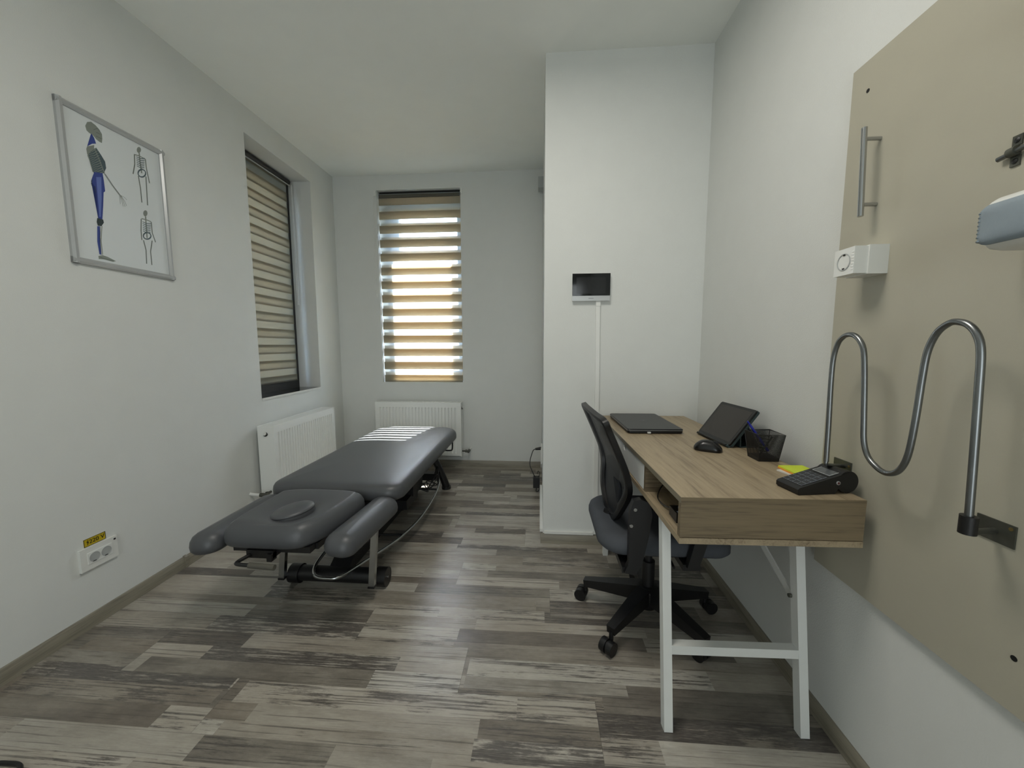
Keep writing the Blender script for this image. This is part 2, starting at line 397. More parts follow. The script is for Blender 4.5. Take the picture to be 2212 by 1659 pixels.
# ------------------------------------------------------------------ the room
AL = math.atan2(1, -.029); AR = -PI/2
def LP(y, z=0, off=0): return (-1.862-.029*(y-1.063)+off, y, z)
def RP(y, z=0, off=0): return (.880-off, y, z)
YB, YC = 3.57, 2.17
def SL(y): return (y-1.063)*1.00042                     # distance along the left wall
def ceil_z(y): return 2.70+.0229*(y-2.17)

fl = MB().box(-2.4, 1.2, -2.9, 4.0, -.08, 0); struct('floor', fl, M['floor'])
ce = MB().prism([(-2.9, ceil_z(-2.9)), (4.0, ceil_z(4.0)), (4.0, ceil_z(4.0)+.12), (-2.9, ceil_z(-2.9)+.12)], -2.4, 1.2, 'yz')
struct('ceiling', ce, M['ceiling'])
def place(o, loc, rz): o.matrix_basis = Matrix.Translation(loc) @ Matrix.Rotation(rz, 4, 'Z'); return o
def wall_hole(name, loc, rz, x0, x1, h0, h1, z0, z1, th):
    mb = MB(); T = 2.80
    xs = [x0, h0, h1, x1]; zs = [-.05, z0, z1, T]
    # one shell without inner faces: front, back, reveals, outline
    for Y in (0, th):
        for i in range(3):
            for j in range(3):
                if i == 1 and j == 1: continue
                mb.quad((xs[i], Y, zs[j]), (xs[i+1], Y, zs[j]), (xs[i+1], Y, zs[j+1]), (xs[i], Y, zs[j+1]))
    mb.quad((h0, 0, z0), (h0, th, z0), (h0, th, z1), (h0, 0, z1)); mb.quad((h1, 0, z0), (h1, th, z0), (h1, th, z1), (h1, 0, z1))
    mb.quad((h0, 0, z0), (h1, 0, z0), (h1, th, z0), (h0, th, z0)); mb.quad((h0, 0, z1), (h1, 0, z1), (h1, th, z1), (h0, th, z1))
    for X in (x0, x1): mb.quad((X, 0, -.05), (X, th, -.05), (X, th, T), (X, 0, T))
    for Z in (-.05, T): mb.quad((x0, 0, Z), (x1, 0, Z), (x1, th, Z), (x0, th, Z))
    bmesh.ops.remove_doubles(mb.bm, verts=mb.bm.verts[:], dist=1e-5)
    return place(struct(name, mb, M['wall']), loc, rz)
wall_hole('wall_left', LP(1.063), AL, -3.6, SL(YB), SL(2.449), SL(3.190), .805, 2.535, .42)
wall_hole('wall_back', (0, YB, 0), 0, -2.36, .02, -1.520, -.733, .813, 2.600, .42)
struct('wall_pier', MB().box(.021, .88, YC, YB+.42, -.05, 2.80), M['wall'])
struct('wall_right', MB().box(.88, 1.05, -2.6, YC, -.05, 2.80), M['wall'])
struct('wall_rear', MB().box(-2.2, 1.05, -2.7, -2.5, -.05, 2.80), M['wall'])
struct('door_1', MB().box(-.20, .70, -2.5, -2.46, 0, 2.05).bevel(.004, 1), M['white_metal'])

# skirting boards with a small chamfer on top
def skirt(name, loc, rz, x0, x1, m='skirting_x', h=.059, t=.012):
    mb = MB().prism([(0, 0), (-t, 0), (-t, h-.006), (-t+.004, h), (0, h)], x0, x1, 'yz')
    return place(struct(name, mb, M[m]), loc, rz)
skirt('baseboard_left', LP(1.063), AL, -3.4, SL(YB)-.012)
skirt('baseboard_back', (0, YB, 0), 0, -1.935, .009)
skirt('baseboard_pier', (0, YC, 0), 0, .008, .868)
skirt('baseboard_right', (.88, 0, 0), AR, -YC+.012, 2.4, h=.052)
place(struct('baseboard_pier_side', MB().prism([(0, 0), (.012, 0), (.012, .053), (.008, .059), (0, .059)], -(YB-.012), -YC, 'yz'), M['skirting_x']), (.021, 0, 0), AR)
# end cap where two lengths of left skirting meet
place(struct('trim_1', MB().prism([(.0, 0), (-.017, 0), (-.017, .058), (-.010, .064), (0, .064)], SL(1.775), SL(1.79), 'yz'), M['skirting_x']), LP(1.063), AL)

# ------------------------------------------------------------------ windows
def window(name, loc, rz, x0, x1, z0, z1, fl, fr, ft, fb, dark):
    root = bpy.data.objects.new(name, None); COL.objects.link(root); place(root, loc, rz); root['kind'] = 'structure'
    mb = MB()
    mb.box(x0, fl, .19, .26, z0, z1).box(fr, x1, .19, .26, z0, z1).box(fl, fr, .19, .26, z0, fb).box(fl, fr, .19, .26, ft, z1)
    mb.bevel(.006, 2); build('window_frame', mb, M['frame'], root)
    s = MB(); e = .022
    s.box(fl, fl+e, .182, .25, fb, ft).box(fr-e, fr, .182, .25, fb, ft).box(fl+e, fr-e, .182, .25, fb, fb+e).box(fl+e, fr-e, .182, .25, ft-e, ft)
    build('sash_bead', s, M['frame'], root)
    build('window_pane', MB().box(fl+e-.004, fr-e+.004, .218, .226, fb+e-.004, ft-e+.004), M['glass'], root)
    return root
w1 = window('window_1', LP(1.063), AL, SL(2.449)+.001, SL(3.190)-.001, .806, 2.534, SL(2.449)+.10, SL(3.190)-.10, 2.43, .90, True)
build('window_sill', MB().box(SL(2.449)+.001, SL(3.190)-.001, .004, .19, .8055, .812), M['dark_stone'], w1)
build('sill_edge', MB().box(SL(2.449)+.001, SL(3.190)-.001, -.004, .004, .797, .812), M['white_plastic'], w1)
w2 = window('window_2', (0, YB, 0), 0, -1.519, -.734, .814, 2.599, -1.405, -.785, 2.45, .90, True)
build('window_sill', MB().box(-1.519, -.734, .002, .19, .8135, .820), M['white_plastic'], w2)
place(struct('trim_2', MB().box(-1.52, -.733, .262, .42, 2.54, 2.60), M['wall']), (0, YB, 0), 0)      # outer lintel

# ------------------------------------------------------------------ zebra blinds
def zebra(root, x0, x1, ztop, zbot, t0, per, op, bp, bl, yf, dfun, inset=.0):
    def layer(name, off, ln, yfun, thick):
        mb = MB(); zs = []
        k = -2
        while t0-k*per > zbot-per:
            a = t0-k*per-off; b = a-ln; c = a-per
            zs += [(a, b, 0), (b, c, 1)]; k += 1
        for hi, lo, mi in zs:
            hi, lo = min(hi, ztop), max(lo, zbot)
            if hi-lo < .0005: continue
            e = .004 if mi else 0
            mb.quad((x0+e, yfun(hi), hi), (x1-e, yfun(hi), hi), (x1-e, yfun(lo), lo), (x0+e, yfun(lo), lo), mi=mi)
        return build(name, mb, [M['band'], M['sheer']], root, fix=False)
    layer('front_fabric', 0, op, lambda z: yf, 0)
    layer('back_fabric', bp, bl, lambda z: yf+dfun(z), 0)
def chain(root, x, y, z0, z1, w=.03):
    mb = MB(); mb.tube([(x, y, z1), (x-.001, y, z0+.05), (x+w*.5, y, z0), (x+w, y, z0+.05), (x+w*.35, y, z1)], .0016, 6, 8)
    build('bead_chain', mb, M['white_plastic'], root)
zb = thing('zebra_roller_blind', 'tan zebra roller blind glowing with sunlight, on the back wall window', 'blind', (0, YB, 0))
def dback(z):
    P = ((.80, .017), (1.90, .026), (2.62, .040))
    for (a, u), (b, v) in zip(P, P[1:]):
        if z <= b: return u+(v-u)*(max(z, a)-a)/(b-a)
    return P[-1][1]
zebra(zb, -1.512, -.741, 2.575, .822, 2.5455, .12757, .072, .097, .072, .030, dback)
build('roller_cover', MB().tube([(-1.508, .055, 2.578), (-.745, .055, 2.578)], .021, 20, smooth=False), M['black'], zb)
build('head_rail', MB().box(-1.505, -.748, .018, .030, 2.538, 2.565).bevel(.002, 1), M['grip'], zb)
build('bottom_rail', MB().tube([(-1.510, .040, .826), (-.743, .040, .826)], .006, 10, smooth=False), M['silver'], zb)
for sx in (-1.531, -.722):
    build('bracket', MB().box(sx-.008, sx+.008, -.012, -.001, 2.545, 2.590).cyl((sx, -.001, 2.567), (sx+(.012 if sx < -1 else -.012), .002, 2.567), .006, 10), M['white_plastic'], zb)
chain(zb, -1.548, -.008, 1.66, 2.55, .012)
zl = thing('zebra_roller_blind', 'closed grey-green zebra roller blind set deep in the left wall window', 'blind', LP(1.063), AL)
zebra(zl, SL(2.455), SL(3.10), 2.488, .885, 2.412, .1232, .072, .056, .086, .150, lambda z: .006)
build('roller_cover', MB().tube([(SL(2.452), .150, 2.505), (SL(3.125), .150, 2.505)], .022, 20, smooth=False), M['black'], zl)
build('head_rail', MB().box(SL(2.455), SL(3.115), .128, .134, 2.470, 2.478), M['silver'], zl)
build('bottom_rail', MB().tube([(SL(2.456), .150, .884), (SL(3.098), .150, .884)], .007, 10, smooth=False), M['grip'], zl)
chain(zl, SL(3.135), .13, 1.55, 2.49, .02)

# ------------------------------------------------------------------ outside
struct('ground', MB().box(-12, 12, 4.6, 30, -.4, -.3), M['ground'])
yw = thing('garden_wall', 'pale rendered yard wall seen through the slits of the back blind', 'wall', (-1, 11, -.3))
build('render', MB().box(-8, 9, 0, .25, 0, 2.9), M['sand'], yw); build('coping', MB().box(-8.05, 9.05, -.04, .29, 2.9, 2.97), M['white_plastic'], yw)

nb = thing('skylight_blocker', 'unseen added grey facade standing outside the side window', 'light blocker', (-7.0, 3.0, -.3))  # unseen slab added to cut skylight, so the left blind stays dark
build('blocker_slab', MB().box(-.3, 0, -5, 4.5, 0, 6.6), M['blocker'], nb); build('coping', MB().box(-.34, .05, -5.05, 4.55, 6.6, 6.68), M['white_plastic'], nb)

# ------------------------------------------------------------------ radiators
def radiator(label, loc, rz, w, z0, z1, dep, side):
    t = thing('panel_radiator', label, 'radiator', loc, rz, None)
    h = z1-z0; yb, yf = -.03, -dep
    # front panel: flat rim and pressed vertical channels
    mb = MB(); rim = .030; top = .048; n = 24; p = (w-2*rim)/n; za, zb_ = z0+top*.6, z1-top
    prof = []
    for i in range(n):
        x = rim+i*p
        prof += [(x, 0), (x+p*.14, 0), (x+p*.24, .011), (x+p*.60, .011), (x+p*.70, 0)]
    prof.append((w-rim, 0))
    def row(z, k): return [mb.bm.verts.new((x, yf+d*k, z)) for x, d in prof]
    rows = [row(za, 0), row(za+.012, 1), row(zb_-.012, 1), row(zb_, 0)]
    for A, B in zip(rows, rows[1:]):
        for i in range(len(A)-1): mb.bm.faces.new((A[i], A[i+1], B[i+1], B[i]))
    mb.quad((0, yf, z0), (w, yf, z0), (w, yf, za), (0, yf, za)); mb.quad((0, yf, zb_), (w, yf, zb_), (w, yf, z1-.006), (0, yf, z1-.006))
    mb.quad((0, yf, za), (rim, yf, za), (rim, yf, zb_), (0, yf, zb_)); mb.quad((w-rim, yf, za), (w, yf, za), (w, yf, zb_), (w-rim, yf, zb_))
    mb.box(0, w, yf, yf+.012, z0, z0+.004)
    build('front_panel', mb, M['white_metal'], t, sharp=60, fix=False)
    build('rear_panel', MB().box(.01, w-.01, yb-.012, yb, z0, z1-.012), M['white_metal'], t)
    for a, b in ((-.006, .003), (w-.003, w+.006)):
        build('side_cover', MB().box(a, b, yf-.002, yb, z0, z1).bevel(.002, 2), M['white_metal'], t)
    g = MB().box(.003, w-.003, yf, yf+.010, z1-.006, z1).box(.003, w-.003, yb-.010, yb, z1-.006, z1)
    k = int(w/.014)
    for i in range(k): x = .006+i*(w-.012)/k; g.box(x, x+.007, yf+.010, yb-.010, z1-.005, z1-.001)
    build('top_grille', g, M['white_metal'], t)
    sx = -.006 if side < 0 else w+.006; o = side
    v = MB().cyl((sx, (yf+yb)/2, z1-.055), (sx+o*.006, (yf+yb)/2, z1-.055), .014, 20)
    pl_ = build('plug_recess', v, M['black'], t)
    build('vent_plug', MB().cyl((sx+o*.004, (yf+yb)/2, z1-.050), (sx+o*.014, (yf+yb)/2, z1-.050), .010, 18), M['white_plastic'], pl_)
    # return valve and pipe into the wall
    vz = z0+.045
    b = MB().cyl((sx, (yf+yb)/2-.01, vz), (sx+o*.055, (yf+yb)/2-.01, vz), .0075, 14).cyl((sx+o*.03, (yf+yb)/2-.01, vz), (sx+o*.045, (yf+yb)/2-.01, vz), .014, 6)
    b.cyl((sx+o*.062, (yf+yb)/2-.034, vz), (sx+o*.062, (yf+yb)/2+.02, vz), .013, 16)
    build('valve', b, M['dull_steel'], t)
    build('pipe', MB().tube([(sx+o*.062, (yf+yb)/2+.02, vz), (sx+o*.066, yb+.02, vz+.006), (sx+o*.068, .0, vz+.01)], .010, 14), M['white_plastic'], t)
    for bx_ in (w*.2, w*.8-.03): build('wall_bracket', MB().box(bx_, bx_+.03, yb, 0, z0+.1, z1-.08), M['white_metal'], t)
    return t
radiator('white panel radiator low on the left wall under the deep side window', (*LP(2.350)[:2], 0), AL, .775, .150, .642, .142, -1)
radiator('white panel radiator under the back wall window, partly behind the couch end', (-1.552, YB, 0), 0, .812, .128, .641, .115, 1)

# ------------------------------------------------------------------ left wall: poster, socket, sticker
po = thing('framed_poster', 'silver framed anatomy poster of three skeletons on the left wall', 'poster', LP(1.063), AL)
px0, px1, pz0, pz1 = .363, .800, 1.506, 2.134
fm = MB(); fw = .024
for a in ((px0, px0+fw, pz0, pz1), (px1-fw, px1, pz0, pz1)): fm.prism([(a[0], 0), (a[1], 0), (a[1], -.011), ((a[0]+a[1])/2+.004, -.018), ((a[0]+a[1])/2-.004, -.018), (a[0], -.011)], pz0, pz1, 'xy')
for a in ((pz0, pz0+fw), (pz1-fw, pz1)):
    fm.prism([(0, a[0]), (0, a[1]), (-.011, a[1]), (-.0182, (a[0]+a[1])/2+.004), (-.0182, (a[0]+a[1])/2-.004), (-.011, a[0])], px0, px1, 'yz')
build('poster_frame', fm, M['silver'], po)
build('poster_sheet', MB().box(px0+fw-.003, px1-fw+.003, -.006, -.001, pz0+fw-.003, pz1-fw+.003), M['paper'], po)
ART=[('p','b',0.0,[(0.4632,2.0721),(0.472,2.0918),(0.4869,2.101),(0.5029,2.0961),(0.5163,2.0854),(0.5247,2.0719),(0.5244,2.0536),(0.5209,2.0338),(0.5112,2.034),(0.4996,2.0384),(0.4931,2.0452),(0.4864,2.0494),(0.4749,2.0509),(0.4662,2.0563)]),('l','d',0.00135,[(0.5025,2.0679),(0.517,2.0678)]),('l','d',0.00135,[(0.5009,2.0518),(0.5212,2.0509)]),('l','d',0.0009,[(0.4935,2.0733),(0.5092,2.0868),(0.518,2.0787)]),('p','u',0.0,[(0.482,2.0521),(0.4864,2.0494),(0.4926,2.0399),(0.4977,2.0196),(0.4827,2.0121),(0.4621,1.9918),(0.4715,2.0166)]),('p','b',0.0,[(0.4621,1.9918),(0.4896,2.0105),(0.4855,1.983),(0.4671,1.9489),(0.459,1.9602),(0.4577,1.9796)]),('p','k',0.0,[(0.4594,1.9554),(0.4746,1.9778),(0.4961,2.0035),(0.5132,1.9808),(0.5261,1.9607),(0.5275,1.9351),(0.516,1.9091),(0.4775,1.8885),(0.4741,1.9013),(0.4674,1.9289)]),('l','b',0.00225,[(0.463,1.9772),(0.4795,1.9799),(0.4983,2.002)]),('l','b',0.00225,[(0.4643,1.9698),(0.4813,1.972),(0.5007,1.9936)]),('l','b',0.00225,[(0.4656,1.9624),(0.4831,1.964),(0.5028,1.9852)]),('l','b',0.00225,[(0.467,1.955),(0.4847,1.956),(0.5048,1.9766)]),('l','b',0.00225,[(0.4683,1.9475),(0.4863,1.9479),(0.5066,1.9678)]),('l','b',0.00225,[(0.4697,1.94),(0.4877,1.9397),(0.5081,1.959)]),('l','b',0.00225,[(0.4711,1.9325),(0.4891,1.9315),(0.5095,1.95)]),('l','b',0.00225,[(0.4724,1.925),(0.4904,1.9232),(0.5106,1.9409)]),('l','b',0.00225,[(0.4738,1.9175),(0.4915,1.9148),(0.5116,1.9317)]),('l','b',0.00225,[(0.4752,1.91),(0.4926,1.9064),(0.5123,1.9224)]),('l','b',0.00225,[(0.4765,1.9024),(0.4935,1.8979),(0.5129,1.913)]),('l','b',0.0036,[(0.4626,1.987),(0.4623,1.9568),(0.4674,1.9289),(0.4735,1.896)]),('p','u',0.0,[(0.4785,1.8981),(0.5108,1.9069),(0.5127,1.8762),(0.5135,1.8344),(0.5068,1.8266),(0.4998,1.7713),(0.4897,1.7046),(0.4753,1.6975),(0.4761,1.763),(0.4774,1.8153),(0.4756,1.8353),(0.4625,1.8556),(0.469,1.8736)]),('p','v',0.0,[(0.4838,1.8798),(0.504,1.8883),(0.4959,1.7962),(0.4848,1.7188),(0.4797,1.7172),(0.4822,1.7912)]),('l','d',0.0018,[(0.4679,1.8629),(0.4624,1.8454),(0.4643,1.8359)]),('l','d',0.0018,[(0.4761,1.8406),(0.4774,1.8153)]),('p','d',0.0,[(0.4708,1.7101),(0.4937,1.7101),(0.495,1.6983),(0.4844,1.6808),(0.4696,1.6784),(0.4671,1.6923)]),('p','u',0.0,[(0.4674,1.6756),(0.4774,1.6786),(0.47,1.6144),(0.4704,1.5588),(0.4641,1.5601),(0.4611,1.612)]),('l','b',0.00315,[(0.486,1.6823),(0.4766,1.6214),(0.4764,1.5602)]),('l','d',0.00135,[(0.4799,1.6794),(0.4726,1.6203),(0.4719,1.5592)]),('p','b',0.0,[(0.4594,1.551),(0.4762,1.5586),(0.4959,1.5556),(0.5284,1.5447),(0.5147,1.539),(0.4795,1.5411),(0.4596,1.5389)]),('l','d',0.00135,[(0.4653,1.5471),(0.4948,1.5445),(0.5203,1.5424)]),('l','b',0.0036,[(0.4883,1.9971),(0.5054,1.9513),(0.5186,1.9102)]),('l','b',0.0027,[(0.516,1.9091),(0.5427,1.8725),(0.5709,1.8402)]),('l','d',0.0018,[(0.5209,1.9086),(0.5478,1.8719),(0.5738,1.8424)]),('l','b',0.00158,[(0.571,1.8414),(0.5897,1.839),(0.6016,1.8312)]),('l','b',0.00158,[(0.5719,1.8395),(0.5717,1.8214),(0.5709,1.8018)]),('l','b',0.00158,[(0.5736,1.8401),(0.5787,1.8212),(0.5826,1.7949)]),('l','b',0.00158,[(0.5753,1.8408),(0.5843,1.8232),(0.5904,1.7966)]),('l','b',0.00158,[(0.5764,1.8412),(0.5908,1.8228),(0.5977,1.803)]),('p','b',0.0,[(0.6909,2.0886),(0.688,2.0792),(0.6822,2.0714),(0.6757,2.0683),(0.671,2.071),(0.6699,2.0784),(0.6727,2.0878),(0.6784,2.0955),(0.6849,2.0987),(0.6897,2.0961)]),('l','b',0.0063,[(0.6803,2.071),(0.6805,2.0255),(0.6832,1.9808)]),('l','b',0.0045,[(0.6557,2.0519),(0.6794,2.0563),(0.7093,2.0548)]),('l','b',0.00495,[(0.6568,2.0513),(0.6542,2.0079),(0.642,1.9603)]),('l','d',0.00135,[(0.6568,2.0513),(0.6542,2.0079),(0.642,1.9603)]),('l','b',0.00495,[(0.708,2.0542),(0.7084,2.0149),(0.7174,1.9497)]),('l','d',0.00135,[(0.708,2.0542),(0.7084,2.0149),(0.7174,1.9497)]),('l','b',0.00495,[(0.6659,1.962),(0.6705,1.9066),(0.6703,1.8441)]),('l','d',0.00135,[(0.6659,1.962),(0.6705,1.9066),(0.6703,1.8441)]),('l','b',0.00495,[(0.7025,1.9746),(0.7,1.9181),(0.6973,1.8408)]),('l','d',0.00135,[(0.7025,1.9746),(0.7,1.9181),(0.6973,1.8408)]),('l','k',0.00315,[(0.6649,2.0455),(0.6844,2.0467),(0.7053,2.0575)]),('l','k',0.00315,[(0.6645,2.0375),(0.6835,2.0381),(0.7039,2.0486)]),('l','k',0.00315,[(0.6642,2.0294),(0.6827,2.0294),(0.7025,2.0396)]),('l','k',0.00315,[(0.6639,2.0213),(0.6818,2.0208),(0.7012,2.0307)]),('l','k',0.00315,[(0.6635,2.0133),(0.681,2.0122),(0.6998,2.0218)]),('l','k',0.00315,[(0.6632,2.0052),(0.6801,2.0036),(0.6984,2.0128)]),('l','k',0.0054,[(0.7028,1.9892),(0.6993,1.979),(0.6917,1.9695),(0.6821,1.9631),(0.673,1.9616),(0.6669,1.9653),(0.6653,1.9731),(0.6686,1.9831),(0.6761,1.9926),(0.6856,1.9991),(0.6948,2.0008),(0.7011,1.9972),(0.7028,1.9892)]),('p','b',0.0,[(0.6929,1.8028),(0.69,1.7935),(0.6841,1.7864),(0.6775,1.7843),(0.6727,1.7878),(0.6715,1.7957),(0.6743,1.8049),(0.6802,1.8119),(0.6868,1.8142),(0.6917,1.8107)]),('l','b',0.0063,[(0.682,1.7851),(0.6807,1.7352),(0.6794,1.6845)]),('l','b',0.0045,[(0.661,1.7684),(0.6829,1.7701),(0.7075,1.7683)]),('l','b',0.00495,[(0.6596,1.7662),(0.6534,1.7096),(0.6529,1.6686)]),('l','d',0.00135,[(0.6596,1.7662),(0.6534,1.7096),(0.6529,1.6686)]),('l','b',0.00495,[(0.7074,1.7671),(0.7074,1.7162),(0.72,1.6756)]),('l','d',0.00135,[(0.7074,1.7671),(0.7074,1.7162),(0.72,1.6756)]),('l','b',0.00495,[(0.6608,1.6695),(0.6686,1.6254),(0.6648,1.5621)]),('l','d',0.00135,[(0.6608,1.6695),(0.6686,1.6254),(0.6648,1.5621)]),('l','b',0.00495,[(0.7031,1.679),(0.6902,1.6246),(0.6902,1.5613)]),('l','d',0.00135,[(0.7031,1.679),(0.6902,1.6246),(0.6902,1.5613)]),('l','k',0.00315,[(0.6644,1.7549),(0.6843,1.7528),(0.7055,1.7606)]),('l','k',0.00315,[(0.6641,1.7466),(0.6834,1.7441),(0.7041,1.7515)]),('l','k',0.00315,[(0.6638,1.7383),(0.6825,1.7353),(0.7027,1.7425)]),('l','k',0.00315,[(0.6634,1.73),(0.6817,1.7265),(0.7013,1.7335)]),('l','k',0.00315,[(0.6631,1.7218),(0.6808,1.7177),(0.6999,1.7245)]),('l','k',0.00315,[(0.6627,1.7135),(0.6799,1.709),(0.6986,1.7155)]),('l','k',0.0054,[(0.6995,1.7002),(0.6962,1.6915),(0.6885,1.6837),(0.6788,1.679),(0.6696,1.6786),(0.6633,1.6825),(0.6616,1.6897),(0.6649,1.6982),(0.6723,1.7059),(0.6819,1.7107),(0.6913,1.7113),(0.6977,1.7075),(0.6995,1.7002)])]
AM = {'b': 0, 'd': 1, 'k': 2, 'u': 3, 'v': 4}
def art(name, sel):
    mb = MB(); lay = 0
    for kind, m, w, pts in ART:
        cx = sum(p[0] for p in pts)/len(pts); cz = sum(p[1] for p in pts)/len(pts)
        if not sel(cx, cz): continue
        lay += 1; y0 = -.0061-lay*.000012
        if kind == 'p':
            f = mb.bm.faces.new([mb.bm.verts.new((a, y0, b)) for a, b in pts]); f.material_index = AM[m]
        else:
            for (a, b), (c, d) in zip(pts, pts[1:]):
                L_ = math.hypot(c-a, d-b) or 1e-6; nx, nz = -(d-b)/L_*w/2, (c-a)/L_*w/2
                mb.quad((a+nx, y0, b+nz), (c+nx, y0, d+nz), (c-nx, y0, d-nz), (a-nx, y0, b-nz), mi=AM[m])
    bmesh.ops.triangulate(mb.bm, faces=[f for f in mb.bm.faces if len(f.verts) > 4])
    return build(name, mb, [M['bone'], M['bone_dark'], M['bone_line'], M['muscle'], M['muscle_light']], po, fix=False)
tag(art('printed_skeleton', lambda x, z: x < .62), 'large side view skeleton with blue muscles')
tag(art('printed_skeleton', lambda x, z: x >= .62 and z > 1.78), 'small skeleton, upper right')
tag(art('printed_skeleton', lambda x, z: x >= .62 and z <= 1.78), 'small skeleton, lower right')

so = thing('double_wall_socket', 'white double power socket low on the left wall beneath a yellow sticker', 'socket', (*LP(1.400)[:2], .295), AL)
build('cover_plate', MB().box(-.070, .070, -.011, 0, -.048, .046).bevel(.003, 2), M['white_plastic'], so)
ins = build('socket_insert', MB().box(-.046, .046, -.0135, -.010, -.024, .024).bevel(.001, 1), M['white_metal'], so)
for cx in (-.022, .022):
    rot = Matrix.Translation((cx, -.0140, 0)) @ Matrix.Rotation(PI/2, 4, 'X')
    w = MB().lathe([(.0195, 0), (.0195, .0012), (.0175, .0012), (.0165, -.008), (.0, -.008)][::-1], 28, rot)
    so_w = build('socket_well', w, M['grey_plastic'], ins)
    build('contact_hole', MB().cyl((cx-.009, -.0075, .003), (cx-.009, -.0064, .003), .0026, 10).cyl((cx+.009, -.0075, -.003), (cx+.009, -.0064, -.003), .0026, 10).box(cx-.008, cx+.004, -.0155, -.0135, -.0185, -.0160), M['black'], so_w)
build('label_print', MB().box(.056, .064, -.0118, -.0109, .030, .037), M['ink'], so)
st = thing('warning_sticker', 'yellow 220 V warning sticker on the left wall above the double socket', 'sticker', (*LP(1.3955)[:2], .3590), AL)
build('backing', MB().box(-.0405, .0405, -.0010, 0, -.0165, .0165), M['yellow'], st)
bd = MB()
for a in ((-.0405, .0405, -.0165, -.0145), (-.0405, .0405, .0145, .0165), (-.0405, -.0385, -.0145, .0145), (.0385, .0405, -.0145, .0145)): bd.box(a[0], a[1], -.0013, -.0009, a[2], a[3])
build('border', bd, M['ink'], st)
tx = text_mb('220 V', .024)
for v in tx.bm.verts: v.co += Vector((.007, -.0014, 0))
build('lettering', tx, M['ink'], st)
build('lightning_symbol', MB().prism([(-.031, .001), (-.0255, .011), (-.0235, .011), (-.0265, .003), (-.0215, .003), (-.0275, -.011), (-.0290, -.011), (-.0270, -.001)], -.0014, -.0009, 'xz'), M['ink'], st)

# ------------------------------------------------------------------ pier: intercom monitor, trunking, sensor, power adapter
im = thing('intercom_monitor', 'black and silver video intercom monitor high on the pier wall', 'intercom', (.277, YC, 1.487))
build('housing', MB().box(-.100, .100, -.016, 0, -.072, .070).bevel(.003, 2), M['white_plastic'], im)
sc = build('glass_panel', MB().box(-.1025, .1025, -.022, -.014, -.045, .0735).bevel(.0025, 2), M['glass_black'], im)
build('display', MB().box(-.080, .078, -.0226, -.0219, -.035, .053), M['screen'], sc)
build('silver_bar', MB().box(-.1025, .1025, -.021, -.014, -.0735, -.0465).bevel(.002, 2), M['silver'], im)
mk = MB()
for i in range(6): mk.box(-.013+i*.0045, -.010+i*.0045, -.0214, -.0208, -.0618, -.0592)
build('maker_mark', mk, M['key'], im)
tk = thing('cable_trunking', 'thin white cable trunking dropping from the intercom monitor down the pier', 'trunking', (.32, YC, 0))
m_ = MB()
m_.beam((-.003, -.006, 1.415), (.009, -.006, .068), .023, .012, up=(0, 1, 0))
build('channel', m_, M['white_plastic'], tk); build('channel_joint', MB().box(-.014, .010, -.0135, 0, 1.385, 1.415), M['white_plastic'], tk)
t2 = thing('cable_trunking', 'horizontal white cable trunking above the skirting at the foot of the pier', 'trunking', (.03, YC, .060))
build('channel', MB().box(0, .285, -.014, 0, .001, .016).bevel(.0015, 1), M['white_plastic'], t2)
t3 = thing('cable_trunking', 'white cable trunking along the left flank of the pier above the skirting', 'trunking', (.021, 2.5, .060))
build('channel', MB().box(-.018, 0, -.32, .40, .001, .020).bevel(.0015, 1), M['white_plastic'], t3)
se = thing('wall_sensor', 'small grey box high on the pier flank near the back wall', 'sensor', (.021, 3.46, 2.56))
build('case', MB().box(-.045, 0, -.05, .05, -.045, .045).bevel(.005, 2), M['grey_plastic'], se)
fs = thing('power_socket', 'white wall socket on the pier flank with a black cable plugged in', 'socket', (.021, 3.02, .30))
build('cover_plate', MB().box(-.012, 0, -.12, .12, -.05, .05).bevel(.003, 2), M['white_plastic'], fs)
ad = thing('power_adapter', 'black power adapter hanging by its cable beside the pier foot', 'adapter', (-.02, 2.95, .0))
build('adapter_body', MB().box(-.030, .022, -.03, .03, .045, .125).bevel(.006, 2), M['black'], ad)
build('plug', MB().cyl((-.014, .04, .342), (.030, .05, .345), .009, 14, .013), M['black'], ad)
cb = MB().tube([(-.014, .04, .342), (-.035, .03, .325), (-.058, .02, .23), (-.035, .0, .165), (-.012, 0, .120)], .0035, 8)
cb.tube([(.006, .0, .12), (.022, 0, .15), (.010, .0, .175), (.0, 0, .15)], .002, 6)
cb.tube([(0, 0, .06), (-.006, -.03, .02), (.016, -.04, .03), (.020, -.02, .07), (.008, 0, .08)], .003, 8)
build('cable', cb, M['black'], ad)
# ------------------------------------------------------------------ right wall: board and its fittings (local: x = towards camera, z up, -y out of the wall)
bt = .018
def RT(name, label, cat, y, z, off=bt, group=None): return thing(name, label, cat, (.880-off, y, z), AR, group)
bd = thing('wall_board', 'large beige fittings board on the right wall carrying handle, hook bar and sockets', 'board', (.880, 1.2, 0), AR)
bm_ = MB().box(0, 1.45, -bt, -.0005, .500, 1.918).bevel(.0015, 1)
build('panel', bm_, M['board'], bd)
for hx, hz in ((.055, 1.839), (.498, .602)):
    h = build('screw_hole', MB().cyl((hx, -bt-.0006, hz), (hx, -bt+.001, hz), .0052, 16), M['ink'], bd)
hd = RT('pull_handle', 'long brushed steel bar handle standing upright on the beige board', 'handle', 1.09, 1.61)
build('grip_bar', MB().tube([(-.003, -.040, .1105), (.008, -.040, -.1105)], .0065, 20, smooth=False), M['chrome'], hd)
for z in (.083, -.080): build('standoff', MB().cyl((-.0015+(.083-z)*.03, -.038, z), (-.0015+(.083-z)*.03, 0, z), .0048, 16), M['chrome'], hd)

